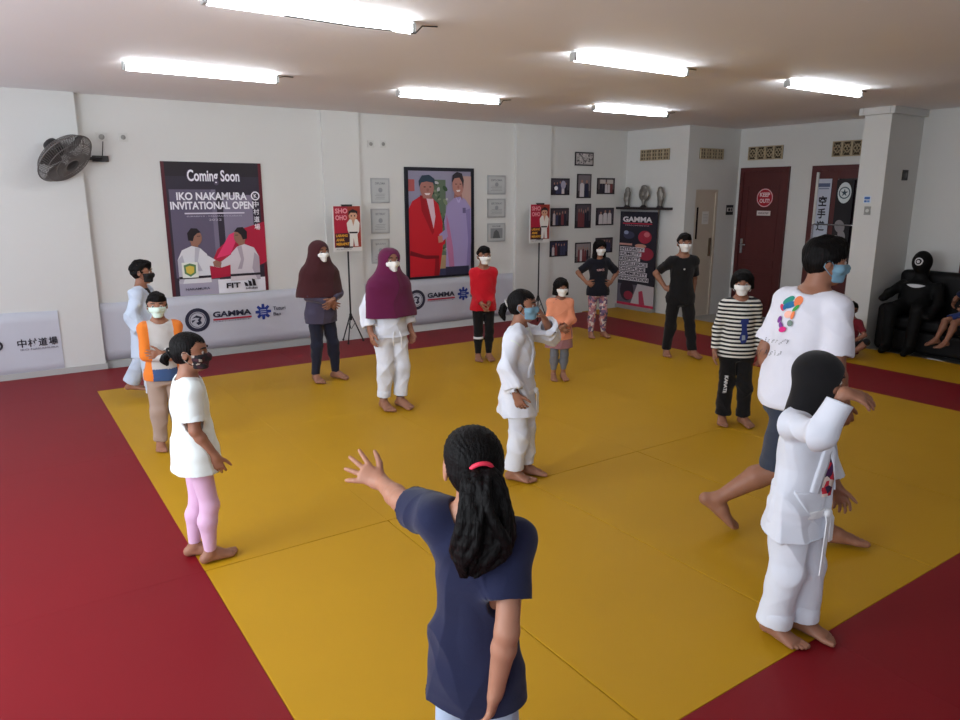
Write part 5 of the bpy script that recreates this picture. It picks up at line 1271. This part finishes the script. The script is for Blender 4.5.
bm = BM(); box(bm, (-.47, -.055, 1.40), (-.435, -.035, 2.11)); obj('white_strip', bm, PLAST, t); bm = BM(); box(bm, (-.47, -.055, .7), (-.445, -.035, 1.40)); obj('steel_strip', bm, CHROME, t)
t = wall_thing('hanging_scroll', 9.748 - .036, 5.77, 1.18, 'white vertical scroll with black brush characters hanging on the glazed door', 'scroll', None, True)
sheet(t, .21, .84, .004, ink((190, 196, 210)), 'paper', -.105, 0); a = Art((-.105, -.004, 0), (1, 0, 0), (0, 0, 1)); a.rect(.02, .73, .19, .78, (90, 100, 130)); a.rect(.03, .70, .18, .715, (120, 128, 150))
for i, ch in enumerate('空手道'): a.text(ch, .045, .47 - i * .17, .12, .14, (26, 24, 34), .03)
a.done('lettering', t)
t = wall_thing('emblem_banner', 9.748 - .036, 5.47, 1.10, 'black vertical banner with white oval emblem on the glazed door by the pillar', 'banner', None, True)
sheet(t, .24, .90, .004, ink((24, 22, 28)), 'cloth', -.12, 0); a = Art((-.15, -.004, 0), (1, 0, 0), (0, 0, 1)); a.ell(.15, .73, .095, .14, (214, 222, 224)); a.ring(.15, .73, .065, .080, (60, 84, 96))
for k in range(5):
    an = math.pi / 2 + k * 2 * math.pi / 5; a.poly([(.15 + .055 * math.cos(an), .73 + .055 * math.sin(an)), (.15 + .02 * math.cos(an + .63), .73 + .02 * math.sin(an + .63)), (.15, .73), (.15 + .02 * math.cos(an - .63), .73 + .02 * math.sin(an - .63))], (44, 70, 84), keep=k > 0)
for k, (x, z, rx, rz) in enumerate(((.13, .28, .07, .09), (.17, .16, .05, .08), (.10, .10, .05, .06))): a.ell(x, z, rx, rz, (140, 136, 140), .4)
a.done('printed_picture', t)
# cream door in the recess
t = empty('door_3', (9.045, 7.27, 0)); t['kind'] = 'structure'
bm = BM(); box(bm, (-.255, -.05, -.04), (-.215, 0, 1.88)); box(bm, (.215, -.05, -.04), (.255, 0, 1.88)); box(bm, (-.215, -.05, 1.84), (.215, 0, 1.88)); obj('door_frame', bm, CREAMD, t)
bm = BM(); box(bm, (-.215, -.03, -.04), (.215, .02, 1.84)); obj('door_leaf', bm, CREAMD, t)
bm = BM(); box(bm, (-.20, -.034, 1.15), (-.155, -.03, 1.62)); obj('pane', bm, GLASSD, t); bm = BM(); box(bm, (.13, -.055, .88), (.165, -.03, 1.16)); obj('door_handle', bm, mat('bronze_handle', (96, 80, 62), .4, metal=.5), t, bevel=.006)  # the pane is an added dark strip painting the shaded door gap
t = wall_thing('paper_notice', 9.06, 7.24 - .001, 1.37, 'white sheet of paper taped to the cream door', 'notice'); sheet(t, .15, .19, .002, WPAPER, 'paper', -.075); a = Art((-.075, -.002, 0), (1, 0, 0), (0, 0, 1)); [a.rect(.02, .03 + .022 * i, .13, .036 + .022 * i, (170, 166, 160), keep=i > 0) for i in range(6)]; a.done('lettering', t)
t = wall_thing('door_sign', 9.60, 7.22, 1.50, 'small black and white sign beside the maroon door', 'sign'); sheet(t, .17, .15, .006, ink((40, 38, 40)), 'plate', -.085); a = Art((-.085, -.006, 0), (1, 0, 0), (0, 0, 1)); a.rect(.012, .05, .158, .11, (206, 200, 196)); a.ell(.07, .08, .03, .022, (40, 38, 40)); a.rect(.11, .06, .145, .10, (60, 56, 58)); a.done('printed_picture', t)
t = empty('door_4', (9.40, 3.30, 0), -math.pi / 2); t['kind'] = 'structure'
bm = BM(); box(bm, (-.50, -.03, -.04), (-.42, 0, 2.2)); box(bm, (.42, -.03, -.04), (.50, 0, 2.2)); box(bm, (-.42, -.03, 2.12), (.42, 0, 2.2)); obj('door_frame', bm, MAROOND, t); obj('door_leaf', box(BM(), (-.42, -.018, -.03), (.42, 0, 2.12)), MAROOND, t)

# ---- black sofa, training dummy
LEATHER = mat('black_leather', (10, 9, 11), .55, spec=.25, bump=.12, scale=90); VINYL = mat('black_vinyl', (9, 9, 10), .7, spec=.2, bump=.15, scale=60)
t = empty('sofa', (9.035, 3.42, -.04), 0, 'black leather sofa against the right-hand wall beyond the pillar', 'sofa')
def soft(name, lo, hi, r, parent, res=.012, amp=.004, seed=1):
    lo = np.array(lo, float); hi = np.array(hi, float); F = Field(lo - .05, hi + .05, res); c = (lo + hi) / 2; hf = (hi - lo) / 2 - r
    sl, (X, Y, Z) = F.sub(lo, hi, .06); q = [np.abs(A - c[i]) - hf[i] for i, A in enumerate((X, Y, Z))]
    d = np.sqrt(np.maximum(q[0], 0) ** 2 + np.maximum(q[1], 0) ** 2 + np.maximum(q[2], 0) ** 2) + np.minimum(np.maximum(np.maximum(q[0], q[1]), q[2]), 0) - r
    F.comb(sl, d, 0, 'add'); V, Q = F.mesh(2); V = V + normals(V, Q) * folds(V, amp, 9, seed)[:, None]; return np_mesh(name, V, Q, LEATHER, parent)
soft('base', (-.28, -.95, .05), (.24, .94, .30), .03, t, seed=1)
for k in range(3): soft('seat_cushion', (-.29, -.80 + k * .515, .30), (.12, -.80 + (k + 1) * .515 - .008, .455), .05, t, seed=2 + k)
soft('backrest', (.12, -.94, .25), (.33, .94, .96), .07, t, seed=6, amp=.007)
for y0, y1 in ((.75, .95), (-.96, -.81)): soft('armrest', (-.31, y0, .03), (.30, y1, .58), .07, t, seed=8)
bm = BM(); [box(bm, (x - .03, y - .03, 0), (x + .03, y + .03, .06)) for x, y in ((-.22, .85),)]; obj('foot', bm, BLK, t); bm = BM(); box(bm, (-.25, -.88, 0), (-.19, -.82, .06)); obj('foot', bm, BLK, t)
t = empty('training_dummy', (8.85, 4.03, 0), math.pi / 2 + math.radians(5), 'black human-shaped training dummy slumped on the sofa beside the pillar', 'training dummy')
F = Field((-.45, -.55, -.05), (.45, .75, 1.30), .008)   # faces +Y of its own frame
sh = V3(0, -.18, .80); pv = V3(0, -.06, .545); F.loft(pv, sh, [0, .4, .8, 1], [.16, .165, .20, .12], [.12, .12, .125, .09], V3(1, 0, 0), V3(1, 0, 0), .04); F.el(sh, sh + V3(0, .01, .12), .075, .07, k=.04); F.ball(sh + V3(0, .03, .235), (.105, .115, .135), None, .03)
for sg in (-1, 1):
    s = sh + V3(sg * .19, 0, -.05); e = V3(sg * .27, -.02, .58 if sg < 0 else .66); w = V3(sg * .25, .14, .46 if sg < 0 else .63); F.el(s, e, .065, .055, k=.04); F.el(e, w, .055, .045, k=.03); F.ball(w + V3(0, .05, -.01), (.045, .06, .04), None, .02)
    h = pv + V3(sg * .09, .02, -.01); kn = V3(sg * .14, .20, .50); an = V3(sg * .12, .27, .07); F.el(h, kn, .095, .075, k=.04); F.el(kn, an, .075, .055, k=.03); F.el(an, an + V3(0, .12, -.03), .055, .04, k=.02)
V, Q = F.mesh(2); V = V + normals(V, Q) * folds(V, .004, 14, 5)[:, None]; V[:, 2] = np.maximum(V[:, 2], .002); np_mesh('dummy_body', V, Q, VINYL, t); T = BVHTree.FromPolygons([tuple(v) for v in V], [tuple(q) for q in Q])
class _D: pass
d_ = _D(); d_.root = t; d_.cast = lambda i: T
WPR = mat('white_vinyl_print', (206, 206, 210), .6); c = sh + V3(0, .3, .25)
def arc(r0, r1, a0, a1, n=16): return [[(r * math.cos(x), r * math.sin(x)) for r, x in ((r0, p), (r1, p), (r1, q), (r0, q))] for p, q in zip(np.linspace(a0, a1, n + 1), np.linspace(a0, a1, n + 1)[1:])]
Person.patch(d_, 'head_emblem', [WPR], [(q, 0) for q in arc(.032, .045, 0, 6.2832) + arc(.002, .018, 0, 6.2832, 10)], c, V3(-1, 0, 0), V3(0, 0, 1), V3(0, -1, 0), lift=.004)
Person.patch(d_, 'chest_emblem', [WPR], [(q, 0) for q in [[(x0 * .1, .018 - .01 * x0 * x0), (x1 * .1, .018 - .01 * x1 * x1), (x1 * .1, -.022 + .026 * x1 * x1), (x0 * .1, -.022 + .026 * x0 * x0)] for x0, x1 in zip(np.linspace(-1, 1, 13), np.linspace(-1, 1, 13)[1:])]], sh + V3(0, .3, -.03), V3(-1, 0, 0), V3(0, 0, 1), V3(0, -1, 0), lift=.004)
bm = BM(); tube(bm, [(8.66, 3.35, -.028), (8.68, 3.50, -.03), (8.72, 3.60, -.025), (8.71, 3.68, -.02), (8.70, 3.72, -.02)], .012, 8)
tag(obj('towel_strap', bm, WPR), 'white strap lying on the floor in front of the sofa', 'strap')
